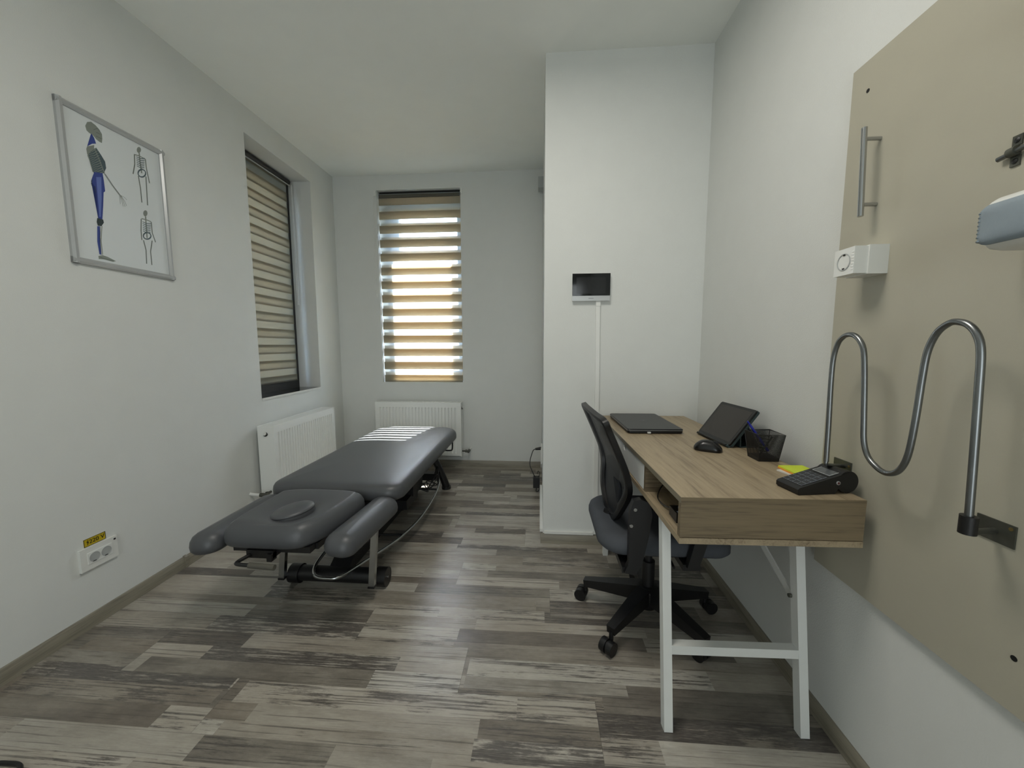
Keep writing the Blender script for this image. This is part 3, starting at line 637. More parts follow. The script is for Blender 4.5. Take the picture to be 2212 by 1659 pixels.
ps = RT('surface_socket', 'white box-shaped power socket sticking out of the beige board below the handle', 'socket', 1.072, 1.383)
b = MB().box(-.036, .036, -.046, 0, -.0355, .0355).bevel(.006, 3); build('socket_base', b, M['white_plastic'], ps)
b = MB().box(-.0325, .0325, -.078, -.044, -.0335, .0335).bevel(.007, 3); cover = build('socket_cover', b, M['white_plastic'], ps)
rot = Matrix.Translation((0, -.0788, 0)) @ Matrix.Rotation(PI/2, 4, 'X')
w = build('socket_well', MB().lathe([(0, -.010), (.0185, -.009), (.0195, .0008), (.0215, .0008), (.0215, -.001)], 28, rot), M['grey_plastic'], cover)
build('contact_hole', MB().cyl((-.009, -.0692, 0), (-.009, -.0684, 0), .0027, 10).cyl((.009, -.0692, 0), (.009, -.0684, 0), .0027, 10).box(-.003, .003, -.0796, -.070, .0155, .0195).box(-.003, .003, -.0796, -.070, -.0195, -.0155), M['black'], w)
rb = MB()
for i in range(7): rb.box(.024, .0315, -.0788, -.0778, -.024+i*.0072, -.0205+i*.0072)
build('side_ribs', rb, M['white_metal'], cover)

hb = RT('wall_hook_bar', 'bent steel rod in an S curve hanging on two plates over the beige board', 'hook bar', .92, 1.0)
def yz(y, z, d=.072): return (.92-y, -d, z-1.0)
pts = [yz(1.084, .850), yz(1.086, .95), yz(1.090, 1.06), yz(1.089, 1.13), yz(1.078, 1.172), yz(1.062, 1.190), yz(1.045, 1.196), yz(1.025, 1.193), yz(1.006, 1.178), yz(.993, 1.150), yz(.984, 1.08), yz(.976, .99), yz(.970, .935),
       yz(.955, .902), yz(.930, .884), yz(.905, .878), yz(.880, .888), yz(.864, .912), yz(.855, .95), yz(.849, 1.02), yz(.845, 1.10), yz(.840, 1.155), yz(.826, 1.192), yz(.806, 1.210), yz(.790, 1.213), yz(.770, 1.206), yz(.754, 1.187), yz(.745, 1.155), yz(.741, 1.08), yz(.736, .96), yz(.732, .850)]
build('bent_rod', MB().tube(pts, .0062, 14, 5), M['steel'], hb)
build('pivot_arm', MB().tube([yz(1.084, .853), yz(1.084, .842), yz(1.088, .838, .060), yz(1.108, .830, .012), yz(1.110, .829, .003)], .0052, 12, 5), M['steel'], hb)
build('pivot_arm', MB().tube([yz(.732, .835), yz(.733, .824), yz(.738, .822, .056), yz(.750, .820, .012), yz(.752, .820, .003)], .0058, 12, 5), M['dull_steel'], hb)
build('end_sleeve', MB().cyl(yz(.732, .822), yz(.732, .856), .0125, 18), M['black'], hb)
for y0, z0, w_, h_ in ((1.119, .810, .031, .034), (.752, .820, .031, .021)):
    c = Vector(yz(y0, z0, 0)); p = MB().box(c.x-w_, c.x+w_, -.003, 0, c.z-h_, c.z+h_).bevel(.0008, 1); pl_ = build('mounting_plate', p, M['dull_steel'], hb)
    for sx, sz in ((-1, -1), (1, 1)): build('screw', MB().cyl((c.x+sx*w_*.78, -.0042, c.z+sz*h_*.68), (c.x+sx*w_*.78, -.002, c.z+sz*h_*.68), .0034, 12), M['brass'], pl_)

bl = RT('barrel_bolt', 'small zinc barrel bolt near the top right of the beige board', 'bolt', .79, 1.52)
for cx in (-.004, .030):
    for sz in (.018, -.018):
        pl_ = build('bolt_plate', MB().box(cx-.0075, cx+.0075, -.0025, 0, sz-.009, sz+.009).bevel(.0015, 2), M['dull_steel'], bl)
        build('screw', MB().lathe([(0, .0), (.0048, .0), (.0048, .0008), (.003, .0018), (0, .002)][::1], 14, Matrix.Translation((cx, -.0025, sz)) @ Matrix.Rotation(PI/2, 4, 'X')), M['black_metal'], pl_)
    build('bolt_guide', MB().tube([(cx-.006, -.007, -.002+(cx)*.08), (cx+.006, -.007, -.001+(cx)*.08)], .0085, 16, smooth=False), M['dull_steel'], bl)
build('bolt_bar', MB().tube([(-.026, -.008, -.006), (.070, -.008, .006)], .0045, 14, smooth=False), M['steel'], bl)

sp = RT('wall_dispenser', 'rounded white and blue-grey dispenser box at the right edge of the beige board', 'dispenser', .70, 1.38)
o_ = rrect(-.066, .10, -.046, .046, .018, 6)
def stand(): return Matrix.Rotation(PI/2, 4, 'X')
build('housing', MB().cushion(o_, [(0, 0), (0, .050), (.002, .066), (.008, .076), (.014, .080)], [(.6, .081), (.2, .081)], stand()), M['white_plastic'], sp)
o2_ = rrect(-.062, .094, -.036, .032, .015, 6)
build('front_cover', MB().cushion(o2_, [(0, .066), (0, .083), (.004, .088), (.010, .090)], [(.6, .091), (.2, .091)], stand()), M['speaker_cloth'], sp)
rb = MB()
for i in range(8): rb.tube([(-.0635, -.060, -.028+i*.0068), (-.064, -.074, -.028+i*.0068), (-.061, -.084, -.028+i*.0068), (-.054, -.0895, -.028+i*.0068)], .0018, 6, 3)
build('side_ribs', rb, M['speaker_cloth'], sp)
bk = RT('hanging_pad', 'black rounded object hanging at the top right corner over the beige board', 'pad', .72, 1.74)
build('pad', MB().cushion(rrect(-.052, .06, -.03, .055, (.02, .03, .045, .022), 8), [(.006, .0), (0, .01), (0, .035), (.006, .044), (.014, .048)], [(.6, .049), (.2, .049)], stand()), M['black'], bk)

# ------------------------------------------------------------------ desk (world measures)
DR = math.atan2(.0295, 1.166)
dk = thing('desk', 'oak-effect writing desk with white splayed legs, pushed against the right wall', 'desk', (.3695, .987, 0), DR)
DW, DL, DT, DB = .464, 1.166, .775, .648
pt = .016
build('tabletop', MB().box(0, DW, 0, DL, DT-pt, DT).bevel(.0008, 1), [M['oak_y']], dk)
build('edge_band', MB().box(-.0012, 0, .001, DL, DT-pt, DT-.0003), M['oak_edge'], dk)
build('end_panel', MB().box(.0, DW, -.0006, pt, DB+pt+.002, DT-pt).box(.0, DW, -.0012, .0, DT-pt, DT-.0004), M['oak_x'], dk)
build('end_panel', MB().box(.0, DW, DL-pt, DL, DB+pt, DT-pt), M['oak_x'], dk)
build('bottom_panel', MB().box(-.001, DW, -.0015, DL, DB, DB+pt).bevel(.0008, 1), M['oak_y'], dk)
build('back_panel', MB().box(DW-pt, DW, pt, DL-pt, DB+pt, DT-pt), M['oak_y'], dk)
build('divider', MB().box(.004, DW-pt, .318, .318+pt, DB+pt, DT-pt), M['oak_x'], dk)
build('divider', MB().box(.004, DW-pt, .880, .880+pt, DB+pt, DT-pt), M['oak_x'], dk)
def drawer(y0, y1):
    zc0, zc1 = DB+pt+.003, DT-pt-.003; yc = (y0+y1)/2; P = [(y0, zc0), (y1, zc0), (y1, zc1)]
    for k in range(0, 13): a = PI*k/12; P.append((yc+.024*math.cos(a), zc1-.026*math.sin(a)))
    P.append((y0, zc1))
    d = build('drawer_front', MB().prism(P, .003, .019, 'yz'), M['leg_white'], dk)
    build('drawer_box', MB().box(.019, .40, y0+.01, y0+.02, zc0, zc1-.03).box(.019, .40, y1-.02, y1-.01, zc0, zc1-.03).box(.019, .40, y0+.02, y1-.02, zc0, zc0+.004).box(.39, .40, y0+.02, y1-.02, zc0+.004, zc1-.03), M['oak_edge'], d)
    return d
drawer(.337, .877)
for s_, yb, yt in ((1, .098, .190), (-1, 1.076, .985)):
    for x0 in (.014, DW-.050):
        x1 = x0+.026
        build('leg', MB().beam(((x0+x1)/2, yb, 0), ((x0+x1)/2, yt, DB), .026, .030, up=(0, 1, 0)).bevel(.002, 2), M['leg_white'], dk)
    zc = .242; yc = yb+(yt-yb)*zc/DB
    build('crossbar', MB().box(.039, DW-.049, yc-.014, yc+.014, zc-.014, zc+.014).bevel(.0015, 1), M['leg_white'], dk)
    build('mounting_bar', MB().box(.014, DW-.03, yt-.016, yt+.016, DB-.020, DB).bevel(.0015, 1), M['leg_white'], dk)
build('leg_bolt', MB().cyl((DW-.052, .165, .40), (DW-.060, .165, .40), .006, 12), M['dull_steel'], dk)
build('brace', MB().beam((DW-.040, .150, .375), (DW-.040, .66, .634), .024, .005, up=(1, 0, 0)), M['leg_white'], dk)
dz = DT+.0005

# things lying in the open compartment
cc = thing('phone_charger', 'black charger with looped cable in the open desk compartment', 'charger', (.435, 1.12, DB+pt+.0005))
build('charger_body', MB().box(-.045, .02, -.05, .01, 0, .028).bevel(.006, 2), M['black'], cc)
build('cable', MB().tube([(-.03, .00, .02), (-.045, .06, .006), (-.04, .14, .004), (.0, .19, .03), (.05, .15, .055), (.06, .06, .03), (.03, .0, .02)], .0022, 6).tube([(-.01, .01, .02), (.02, .10, .005), (.07, .12, .004), (.09, .04, .01)], .002, 6), M['black'], cc)
cf = thing('folded_leaflet', 'blue-grey striped folded leaflets on the charger inside the desk compartment', 'leaflet', (.440, 1.085, DB+pt+.030))
lf = MB()
for i in range(5): lf.box(-.045, .05, -.05+i*.012, -.041+i*.012, .001+i*.003, .006+i*.003, Matrix.Rotation(.35, 4, 'Z'))
lf.box(-.045, .05, -.052, .012, 0, .0012, Matrix.Rotation(.35, 4, 'Z'))
build('leaflet_stack', lf, plain('blue_grey_print', '98a3bd', .35), cf)

# ------------------------------------------------------------------ on the desk
lp = thing('laptop', 'closed dark laptop at the far end of the oak desk', 'laptop', (.512, 1.906, dz), math.radians(1.5))
build('base', MB().cushion(rrect(-.123, .122, -.196, .196, .012, 5), [(.006, .001), (.001, .004), (0, .012), (.001, .0145)], [(.5, .0146)]), M['black'], lp)
for fx, fy in ((-.10, -.17), (.10, -.17), (-.10, .17), (.10, .17)): build('foot', MB().cyl((fx, fy, 0), (fx, fy, .002), .007, 12), M['black'], lp)
lid = build('lid', MB().cushion(rrect(-.124, .123, -.198, .198, .013, 5), [(.001, .0155), (0, .018), (.0012, .0205), (.003, .022)], [(.6, .0222), (.1, .0222)]), plain('laptop_lid', '1e1f22', .34, metal=.35), lp)
build('lid_rim', MB().cushion(rrect(-.1243, .1233, -.1983, .1983, .013, 5), [(.0, .0146), (0, .0158)], [(.9, .0158)]), M['silver'], lp)
build('logo', MB().prism([(-.022, -.006), (-.004, .002), (.008, .012), (.011, .011), (.002, -.001), (.021, -.010), (.017, -.013), (-.006, -.005), (-.023, -.012)], .0222, .0225), plain('logo_grey', '55575c', .3, metal=.4), lid)
build('usb_receiver', MB().box(-.038, -.024, -.206, -.197, .004, .0095).bevel(.001, 1), M['white_plastic'], lp)

ms = thing('computer_mouse', 'black wireless mouse between the laptop and the tablet', 'mouse', (.634, 1.450, dz), math.radians(-27))
mo = dense(rrect(-.051, .047, -.031, .031, (.024, .024, .030, .030), 8), .006)
mm = MB(); nO = len(mo)
prev = None
def mz(x, y, s): return (.036-.010*((x+.012)/.05)**2)*math.sqrt(max(0, 1-s**2.6))
Ls = []
for s_ in (1, .985, .95, .88, .78, .65, .5, .35, .2, .07): Ls.append([mm.bm.verts.new((x*s_, y*s_, .004+mz(x*s_, y*s_, s_))) for x, y in mo])
Ls.insert(0, [mm.bm.verts.new((x*.94, y*.94, 0)) for x, y in mo])
for A, B in zip(Ls, Ls[1:]):
    for i in range(nO): mm.bm.faces.new((A[i], A[(i+1) % nO], B[(i+1) % nO], B[i]))
mm.bm.faces.new(Ls[0][::-1]); mm.bm.faces.new(Ls[-1])
build('shell', mm, plain('mouse_black', '0b0b0b', .28), ms, sharp=60)
build('scroll_wheel', MB().cyl((.022, -.0035, .030), (.022, .0035, .030), .009, 16), M['black'], ms)
build('button_split', MB().box(.006, .040, -.0006, .0006, .030, .0368), M['ink'], ms)

tb = thing('tablet', 'tablet in a dark green folding cover propped up on the desk', 'tablet', (.716, 1.607, dz), math.radians(-84.9+0))
# local x runs along the bottom edge (towards the camera), z up, y = away from the desk front (towards the wall)
th = math.radians(36.5); tM = Matrix.Translation((0, .004, .006)) @ Matrix.Rotation(-(th), 4, 'X')
def tl(mb):
    for v in mb.bm.verts: v.co = tM @ v.co
    return mb
W2, H2 = .121, .172
build('cover_shell', tl(MB().prism(rrect(-W2, W2, 0, H2, .010, 6), .002, .010, 'xz').bevel(.0015, 1)), M['teal'], tb)
build('tablet_body', tl(MB().prism(rrect(-W2+.002, W2-.002, .002, H2-.002, .009, 6), -.005, .002, 'xz').bevel(.0008, 1)), M['black_gloss'], tb)
build('display', tl(MB().prism(rrect(-W2+.014, W2-.014, .013, H2-.014, .002, 3), -.0054, -.0049, 'xz')), M['tablet_screen'], tb)
hg = MB().box(-W2+.004, W2-.004, -.009, .004, -.007, .0015)
build('hinge_strip', tl(hg.bevel(.001, 1)), M['teal'], tb)
build('pencil_loop', tl(MB().cyl((-W2+.012, -.0095, -.003), (W2-.012, -.0095, -.003), .0035, 12)), M['black'], tb)
fl_ = MB()
a0 = tM @ Vector((0, .010, .100)); b0 = Vector((0, .118, .0008)); 
for (p, q) in (((a0.y, a0.z), (b0.y, b0.z)),):
    fl_.prism([(p[0], p[1]), (p[0]+.004, p[1]+.001), (q[0]+.004, q[1]), (q[0], q[1])], -W2+.004, W2-.004, 'yz')
fl_.prism([(.118, .0), (.118, .003), (.045, .003), (.045, .0)], -W2+.004, W2-.004, 'yz')
a1 = tM @ Vector((0, .010, .050))
fl_.prism([(.045, .0), (.048, .003), (a1.y+.006, a1.z), (a1.y+.002, a1.z)], -W2+.004, W2-.004, 'yz')
build('folded_flap', fl_, M['teal'], tb)

cp = thing('pen_holder', 'black wire mesh pen holder beside the tablet', 'pen holder', (.7760, 1.352, dz), math.radians(1))
r0, r1, hc = .0325, .0435, .094
mbp = MB()
for (ax, ay), (bx, by) in (((-1, -1), (1, -1)), ((1, -1), (1, 1)), ((1, 1), (-1, 1)), ((-1, 1), (-1, -1))):
    def P_(a, b, t): r = r0+(r1-r0)*t; return (a*r, b*r, .003+(hc-.003)*t)
    mbp.quad(P_(ax, ay, 0), P_(bx, by, 0), P_(bx, by, 1), P_(ax, ay, 1))
build('mesh_wall', mbp, M['wire_mesh'], cp, fix=False)
rim = MB().tube([(-r1, -r1, hc), (r1, -r1, hc), (r1, r1, hc), (-r1, r1, hc)], .0022, 8, closed=True, smooth=False)
build('rim', rim, M['black_metal'], cp)
for a, b in ((-1, -1), (1, -1), (1, 1), (-1, 1)): build('corner_wire', MB().tube([(a*r0, b*r0, .002), (a*r1, b*r1, hc)], .0013, 6, smooth=False), M['black_metal'], cp)
build('base_tray', MB().box(-r0-.001, r0+.001, -r0-.001, r0+.001, 0, .012).bevel(.002, 1), M['black_metal'], cp)
pn = thing('ballpoint_pen', 'blue ballpoint pen leaning in the mesh pen holder', 'pen', (.7760, 1.352, dz))
pa, pb = Vector((.024, .0, .016)), Vector((-.047, .022, .128)); d_ = pb-pa
build('barrel', MB().tube([pa+d_*.10, pa+d_*.88], .0040, 12, smooth=False), M['pen_blue'], pn)
build('tip', MB().tube([pa+d_*.10, pa], .0040, 12, smooth=False, radii=(.0040, .0008)), M['silver'], pn)
build('push_button', MB().tube([pa+d_*.88, pa+d_*1.0], .0028, 10, smooth=False), M['pen_blue'], pn)
build('clip', MB().tube([pa+d_*.90+Vector((-.003, -.005, 0)), pa+d_*.58+Vector((-.004, -.0055, 0))], .0013, 6, smooth=False), M['pen_blue'], pn)
p2 = thing('ballpoint_pen', 'thin dark pen lying slanted inside the mesh pen holder', 'pen', (.7760, 1.352, dz))
build('barrel', MB().tube([(-.024, -.018, .016), (.012, -.026, .086)], .0030, 10, smooth=False), M['key'], p2)

def notes(name, label, loc, rz, h, m, w=.076):
    t = thing(name, label, 'note pad', loc, rz); mb = MB().box(-w/2, w/2, -w/2, w/2, 0, h); build('sheets', mb, m, t); return t
notes('sticky_note_pad', 'white and green sticky note pad at the bottom of the stack on the desk', (.792, 1.195, dz), math.radians(14), .004, M['white_plastic'])
notes('sticky_note_pad', 'orange sticky note pad in the middle of the stack on the desk', (.798, 1.203, dz+.0043), math.radians(4), .0045, M['orange'])
notes('sticky_note_pad', 'bright lime sticky note pad on top of the stack behind the card terminal', (.800, 1.204, dz+.0091), math.radians(3), .0035, M['lime'])

tr = thing('card_terminal', 'black card payment terminal with keypad on the near right corner of the desk', 'card terminal', (.673, 1.0555, dz), math.radians(9))
side = [(0, .004), (.004, 0), (.106, .0), (.114, .012), (.145, .046), (.142, .057), (.004, .019), (0, .015)]
build('body', MB().prism([(x, z) for x, z in side], -.037, .037, 'xz').bevel(.004, 3), M['black'], tr)
slope = math.atan2(.039, .143); sm = Matrix.Translation((.004, 0, .0200)) @ Matrix.Rotation(-slope, 4, 'Y')
kp = MB(); kt = MB()
for i in range(5):
    for j in range(4):
        if i == 0 and j == 0: pass
        x = .014+i*.0150; y = -.0275+j*.0160
        kt.box(x-.0012, x+.0120, y-.0012, y+.0132, 0, .0004, sm); kp.box(x, x+.0115, y, y+.0120, .0004, .0018, sm)
build('key_surround', kt, M['key_edge'], tr); build('key', kp, M['key'], tr)
build('display', MB().box(.097, .128, -.025, .025, .0, .0012, sm), M['lcd'], tr)
build('display_frame', MB().box(.0955, .097, -.026, .026, .0, .0014, sm).box(.128, .1295, -.026, .026, .0, .0014, sm).box(.097, .128, -.0265, -.025, .0, .0014, sm).box(.097, .128, .025, .0265, .0, .0014, sm), M['silver'], tr)
build('brand_strip', MB().box(.136, .139, -.020, .010, .0, .001, sm), M['silver'], tr)
build('paper_compartment', MB().cyl((.142, -.036, .0305), (.142, .036, .0305), .030, 32).bevel(.003, 2, 60), M['black'], tr)
build('side_button', MB().cyl((.112, -.0395, .030), (.112, -.0365, .030), .0050, 16), M['silver'], tr)
build('side_button_core', MB().cyl((.112, -.0400, .030), (.112, -.0394, .030), .0034, 16), M['red'], tr)

# ------------------------------------------------------------------ swivel chair, facing the desk (+x)
ch = thing('office_chair', 'black mesh-back swivel chair with blue-grey seat tucked under the desk', 'office chair', (.465, 1.572, 0))
def loc(x, y): return (x-.465, y-1.572)
so_ = rrect(-.240, .238, -.242, .215, (.07, .07, .10, .10), 8); so_ = dense(so_, .03)
def seatz(x, y): return .470-.012*math.exp(-((x)**2+(y)**2)/.02)-.010*max(0, (x-.12)/.12)**2
build('seat', MB().cushion(so_, [(.035, .405), (.012, .408), (0, .420), (0, .438), (.006, .455), (.020, .466), (.04, .470)], [(.85, seatz), (.65, seatz), (.4, seatz), (.15, seatz)]), M['seat_fabric'], ch, sharp=60)
build('seat_pan', MB().cushion(rrect(-.20, .20, -.20, .18, .05, 5), [(.02, .385), (0, .392), (0, .407)], [(.5, .408)]), M['black'], ch)
build('tilt_mechanism', MB().box(-.09, .09, -.07, .06, .345, .388).bevel(.008, 2), M['black_metal'], ch)
build('height_lever', MB().tube([(.02, .0, .362), (.03, -.14, .360), (.03, -.21, .356)], .005, 8, 4), M['black'], ch)
build('gas_lift', MB().cyl((0, 0, .10), (0, 0, .26), .026, 24).cyl((0, 0, .25), (0, 0, .35), .015, 20), M['black_metal'], ch)
# backrest: shield-shaped frame with mesh; local y = across, profile x(z)
PX = ((.44, -.160), (.50, -.168), (.56, -.168), (.62, -.158), (.68, -.164), (.76, -.196), (.83, -.226), (.90, -.258), (.93, -.272))
def bx(z):
    if z <= PX[0][0]: return PX[0][1]
    for (a, u), (b, v) in zip(PX, PX[1:]):
        if z <= b: t = (z-a)/(b-a); return u+(v-u)*t
    return PX[-1][1]
def bxs(z): return (bx(z-.03)+bx(z)+bx(z+.03))/3
def curve(y): return .012*(y/.225)**2-.06*y                       # the back wraps forward at its sides
outl = [(-.222, .905), (-.226, .86), (-.224, .78), (-.222, .70), (-.215, .63), (-.16, .54), (-.07, .465), (0, .452), (.07, .465), (.16, .54), (.205, .63), (.208, .70), (.205, .78), (.200, .86), (.190, .905), (.10, .912), (-.01, .914), (-.12, .911)]
fp = [(bxs(z)+curve(y), y, z) for y, z in outl]
fr_ = MB(); N_ = len(fp); rings = []; P = []
for i in range(N_):
    p0, p1, p2, p3 = (Vector(fp[(i+k) % N_]) for k in (-1, 0, 1, 2))
    for k in range(5): t = k/5; P.append(.5*((2*p1)+(p2-p0)*t+(2*p0-5*p1+4*p2-p3)*t*t+(3*p1-p0-3*p2+p3)*t**3))
cen = Vector((-.19, -.005, .70))
for i, p in enumerate(P):
    d = (P[(i+1) % len(P)]-P[i-1]).normalized(); inn = (cen-p); inn = (inn-d*inn.dot(d)).normalized(); nrm = d.cross(inn).normalized()
    wd = .034 if abs(p.y) > .15 else .026; r_ = []
    for a, b in ((0, -.011), (.3, -.014), (1, -.007), (1, .005), (.3, .013), (0, .009)): r_.append(fr_.bm.verts.new(p+inn*(a*wd)+nrm*b))
    rings.append(r_)
for i in range(len(rings)):
    A, B = rings[i], rings[(i+1) % len(rings)]
    for k in range(6): fr_.bm.faces.new((A[k], A[(k+1) % 6], B[(k+1) % 6], B[k]))
bf = build('backrest_frame', fr_, M['black'], ch, sharp=50)
# mesh sheet inside the frame
ms_ = MB(); nz_, ny_ = 22, 12
def half(z, sgn):
    pts_ = [q for q in outl]; best = .0
    for (a, b), (c, d) in zip(pts_, pts_[1:]+pts_[:1]):
        if (b-z)*(d-z) <= 0 and abs(b-d) > 1e-6:
            y_ = a+(c-a)*(z-b)/(d-b)
            if y_*sgn > best*sgn: best = y_
    return best*.93
grid = []
for i in range(nz_+1):
    z = .462+(.900-.462)*i/nz_; l_, r_ = half(z, -1), half(z, 1)
    grid.append([ms_.bm.verts.new((bxs(z)+curve(l_+(r_-l_)*j/ny_)+.002, l_+(r_-l_)*j/ny_, z)) for j in range(ny_+1)])
for A, B in zip(grid, grid[1:]):
    for j in range(ny_): ms_.bm.faces.new((A[j], A[j+1], B[j+1], B[j]))
build('backrest_mesh', ms_, M['chair_mesh'], ch, fix=False)
build('back_support', MB().tube([(-.172, 0, .475), (-.176, 0, .45), (-.170, 0, .40), (-.10, 0, .360), (-.04, 0, .358)], .021, 12, 6), M['black'], ch)
build('lumbar_pad', MB().cushion(rrect(-.12, .12, -.045, .045, .03, 6), [(.006, 0), (0, .006), (0, .008), (.006, .014)], [(.6, .015), (.2, .016)], Matrix.Translation((-.158, -.005, .590)) @ Matrix.Rotation(PI/2, 4, 'Z') @ Matrix.Rotation(PI/2, 4, 'X')), M['back_fabric'], ch)
for sg in (-1, 1):
    y = sg*.262-(.005); yy = (y-.013, y+.013)
    arm = MB().prism([(-.150, .405), (-.165, .37), (-.125, .362), (-.105, .40), (-.085, .50), (-.075, .585), (-.085, .628), (-.115, .640), (-.140, .634), (-.150, .60), (-.152, .50)], *yy, 'xz')
    arm.prism([(.050, .395), (.090, .398), (.118, .50), (.135, .600), (.095, .600), (.075, .50)], *yy, 'xz').bevel(.004, 2)
    ar = build('armrest_post', arm, M['black'], ch)
    build('armrest_bracket', MB().box(-.17, -.12, min(sg*.12, y), max(sg*.12, y), .362, .384), M['black'], ch); build('armrest_bracket', MB().box(.04, .10, min(sg*.12, y), max(sg*.12, y), .380, .402), M['black'], ch)
    build('arm_pad', MB().cushion(rrect(-.075, .150, y-.030, y+.030, .025, 6), [(.004, .598), (0, .604), (0, .614), (.006, .622)], [(.6, .624), (.2, .624)]), M['black'], ch)
    for bxx, bz in ((-.134, .604), (-.146, .545)): build('bolt', MB().cyl((bxx, y+sg*.013, bz), (bxx, y+sg*.0165, bz), .006, 14), M['chrome'], ar)
hubm = MB().lathe([(.0, .055), (.036, .055), (.048, .075), (.050, .135), (.040, .150), (.028, .152), (0, .152)], 32)
hub = build('base_hub', hubm, M['black'], ch)
for i, (a, hdg) in enumerate(((12, 101), (87, 20), (158, 248), (226, -45), (304, 214))):
    an = math.radians(a); c, s_ = math.cos(an), math.sin(an); R_ = .275
    b = MB().beam((c*.030, s_*.030, .118), (c*R_, s_*R_, .085), .058, .066, .034, .030).bevel(.006, 3)
    lg = build('base_arm', b, M['black'], ch)
    build('caster_stem', MB().cyl((c*(R_-.006), s_*(R_-.006), .045), (c*(R_-.006), s_*(R_-.006), .080), .009, 12), M['black'], lg)
    h = math.radians(hdg); ux, uy = math.cos(h), math.sin(h); cx, cy = c*(R_-.004)+uy*.018, s_*(R_-.004)-ux*.018
    cs = MB()
    for o1, o2 in ((-.026, -.003), (.003, .026)):
        cs.cyl((cx+ux*o1, cy+uy*o1, .0265), (cx+ux*o2, cy+uy*o2, .0265), .0265, 26)
    cs.cyl((cx-ux*.02, cy-uy*.02, .030), (cx+ux*.02, cy+uy*.02, .030), .019, 18)
    build('caster', cs.bevel(.003, 2, 60), M['black'], lg)
mkb = MB()
for i in range(3): mkb.box(-.004, .004, -.006+i*.008, -.001+i*.008, 0, .0004, Matrix.Translation((-.045, -.055, .1385)) @ Matrix.Rotation(math.radians(229), 4, 'Z'))
build('moulded_mark', mkb, M['key_edge'], hub)

# ------------------------------------------------------------------ treatment couch (world measures)
tc = thing('treatment_couch', 'dark grey padded physiotherapy treatment couch with face hole and side arm rests', 'treatment couch', (-1.04, 2.4, 0))
def tbuild(n, mb, m, p=None, **k): return build(n, mb, m, p or tc, world=True, **k)
RG = lambda zb, zt: [(.030, zb), (.008, zb+.004), (.001, zb+.014), (0, (zb*.55+zt*.45)), (.003, zb+(zt-zb)*.66), (.011, zb+(zt-zb)*.82), (.024, zb+(zt-zb)*.93), (.046, zt-.001), (.075, zt+.001)]
mo_ = dense(rrect(-1.395, -.690, 1.772, 3.205, (.085, .17, .17, .085), 10), .04)
tbuild('main_cushion', MB().cushion(mo_, RG(.392, .474), [(.95, .476), (.9, .477), (.8, .478), (.7, .479), (.55, .480), (.4, .480), (.25, .480), (.1, .480)]), M['leather'], sharp=70)
ho = [(-1.215, 1.340), (-.885, 1.340), (-.862, 1.37), (-.838, 1.60), (-.835, 1.74), (-.845, 1.757), (-1.235, 1.757), (-1.245, 1.74), (-1.248, 1.60), (-1.238, 1.37)]
def rnd(P, k=4):
    for _ in range(k):
        Q = []
        for i in range(len(P)):
            a, b = P[i], P[(i+1) % len(P)]; Q += [(a[0]*.75+b[0]*.25, a[1]*.75+b[1]*.25), (a[0]*.25+b[0]*.75, a[1]*.25+b[1]*.75)]
        P = Q
    return P
ho = rnd([(-1.225, 1.328), (-1.08, 1.326), (-.945, 1.328), (-.895, 1.375), (-.855, 1.49), (-.838, 1.64), (-.838, 1.757), (-1.268, 1.757), (-1.270, 1.62), (-1.268, 1.37)], 4)
def hz(x, y):
    e = ((x+1.04)/.085)**2+((y-1.50)/.105)**2
    return .475-.034*math.exp(-e*.9)-.010*max(0, (1.40-y)/.06)**2*(y < 1.40)
def rg2(zb, zt): return [(.020, zb), (.007, zb+.005), (.001, zb+.016), (0, zb+.035), (.004, zb+(zt-zb)*.62), (.012, zb+(zt-zb)*.80), (.022, zb+(zt-zb)*.92), (.030, zt-.003)]
hc_ = tbuild('head_cushion', MB().cushion(ho, rg2(.378, .470), [(.96, hz), (.9, hz), (.84, hz), (.78, hz), (.72, hz), (.66, hz), (.54, hz), (.42, hz), (.3, hz), (.15, hz), (.03, hz)]), M['leather'], sharp=70)
el = [(-1.048+.076*math.cos(2*PI*k/40), 1.500+.088*math.sin(2*PI*k/40)) for k in range(40)]
tiltM = Matrix.Translation((-1.048, 1.495, .433)) @ Matrix.Rotation(math.radians(1.5), 4, 'X') @ Matrix.Rotation(math.radians(-5), 4, 'Y') @ Matrix.Rotation(math.radians(-28), 4, 'Z') @ Matrix.Translation((1.04, -1.5, -.44))
fi = tbuild('face_hole_insert', MB().cushion(el, [(.004, .440), (0, .448), (0, .472), (.003, .480), (.009, .484), (.018, .487)], [(.75, .491), (.45, .494), (.1, .495)], tiltM), M['leather'], sharp=70)
pip = MB().tube([tiltM @ Vector((x, y, .4735)) for x, y in el], .0016, 6, closed=True, smooth=False); tbuild('piping', pip, M['leather_seam'], fi)
for x0, x1, y0, y1, tl_ in ((-.842, -.706, 1.340, 1.800, 1), (-1.405, -1.274, 1.318, 1.790, -1)):
    cx = (x0+x1)/2
    ao = dense(rrect(x0, x1, y0, y1, (.055, .055, .055, .055), 10), .03)
    T_ = Matrix.Translation((cx, 1.58, .385)) @ Matrix.Rotation(math.radians(-4.0 if tl_ > 0 else 1.0), 4, 'Z') @ Matrix.Rotation(math.radians(5*tl_), 4, 'Y') @ Matrix.Translation((-cx, -1.58, -.385))
    tbuild('arm_rest', MB().cushion(ao, [(.030, .345), (.010, .350), (.001, .364), (0, .380), (.004, .398), (.014, .414), (.030, .425), (.050, .430)], [(.8, .431), (.4, .432), (.1, .432)], T_), M['leather'], sharp=70)
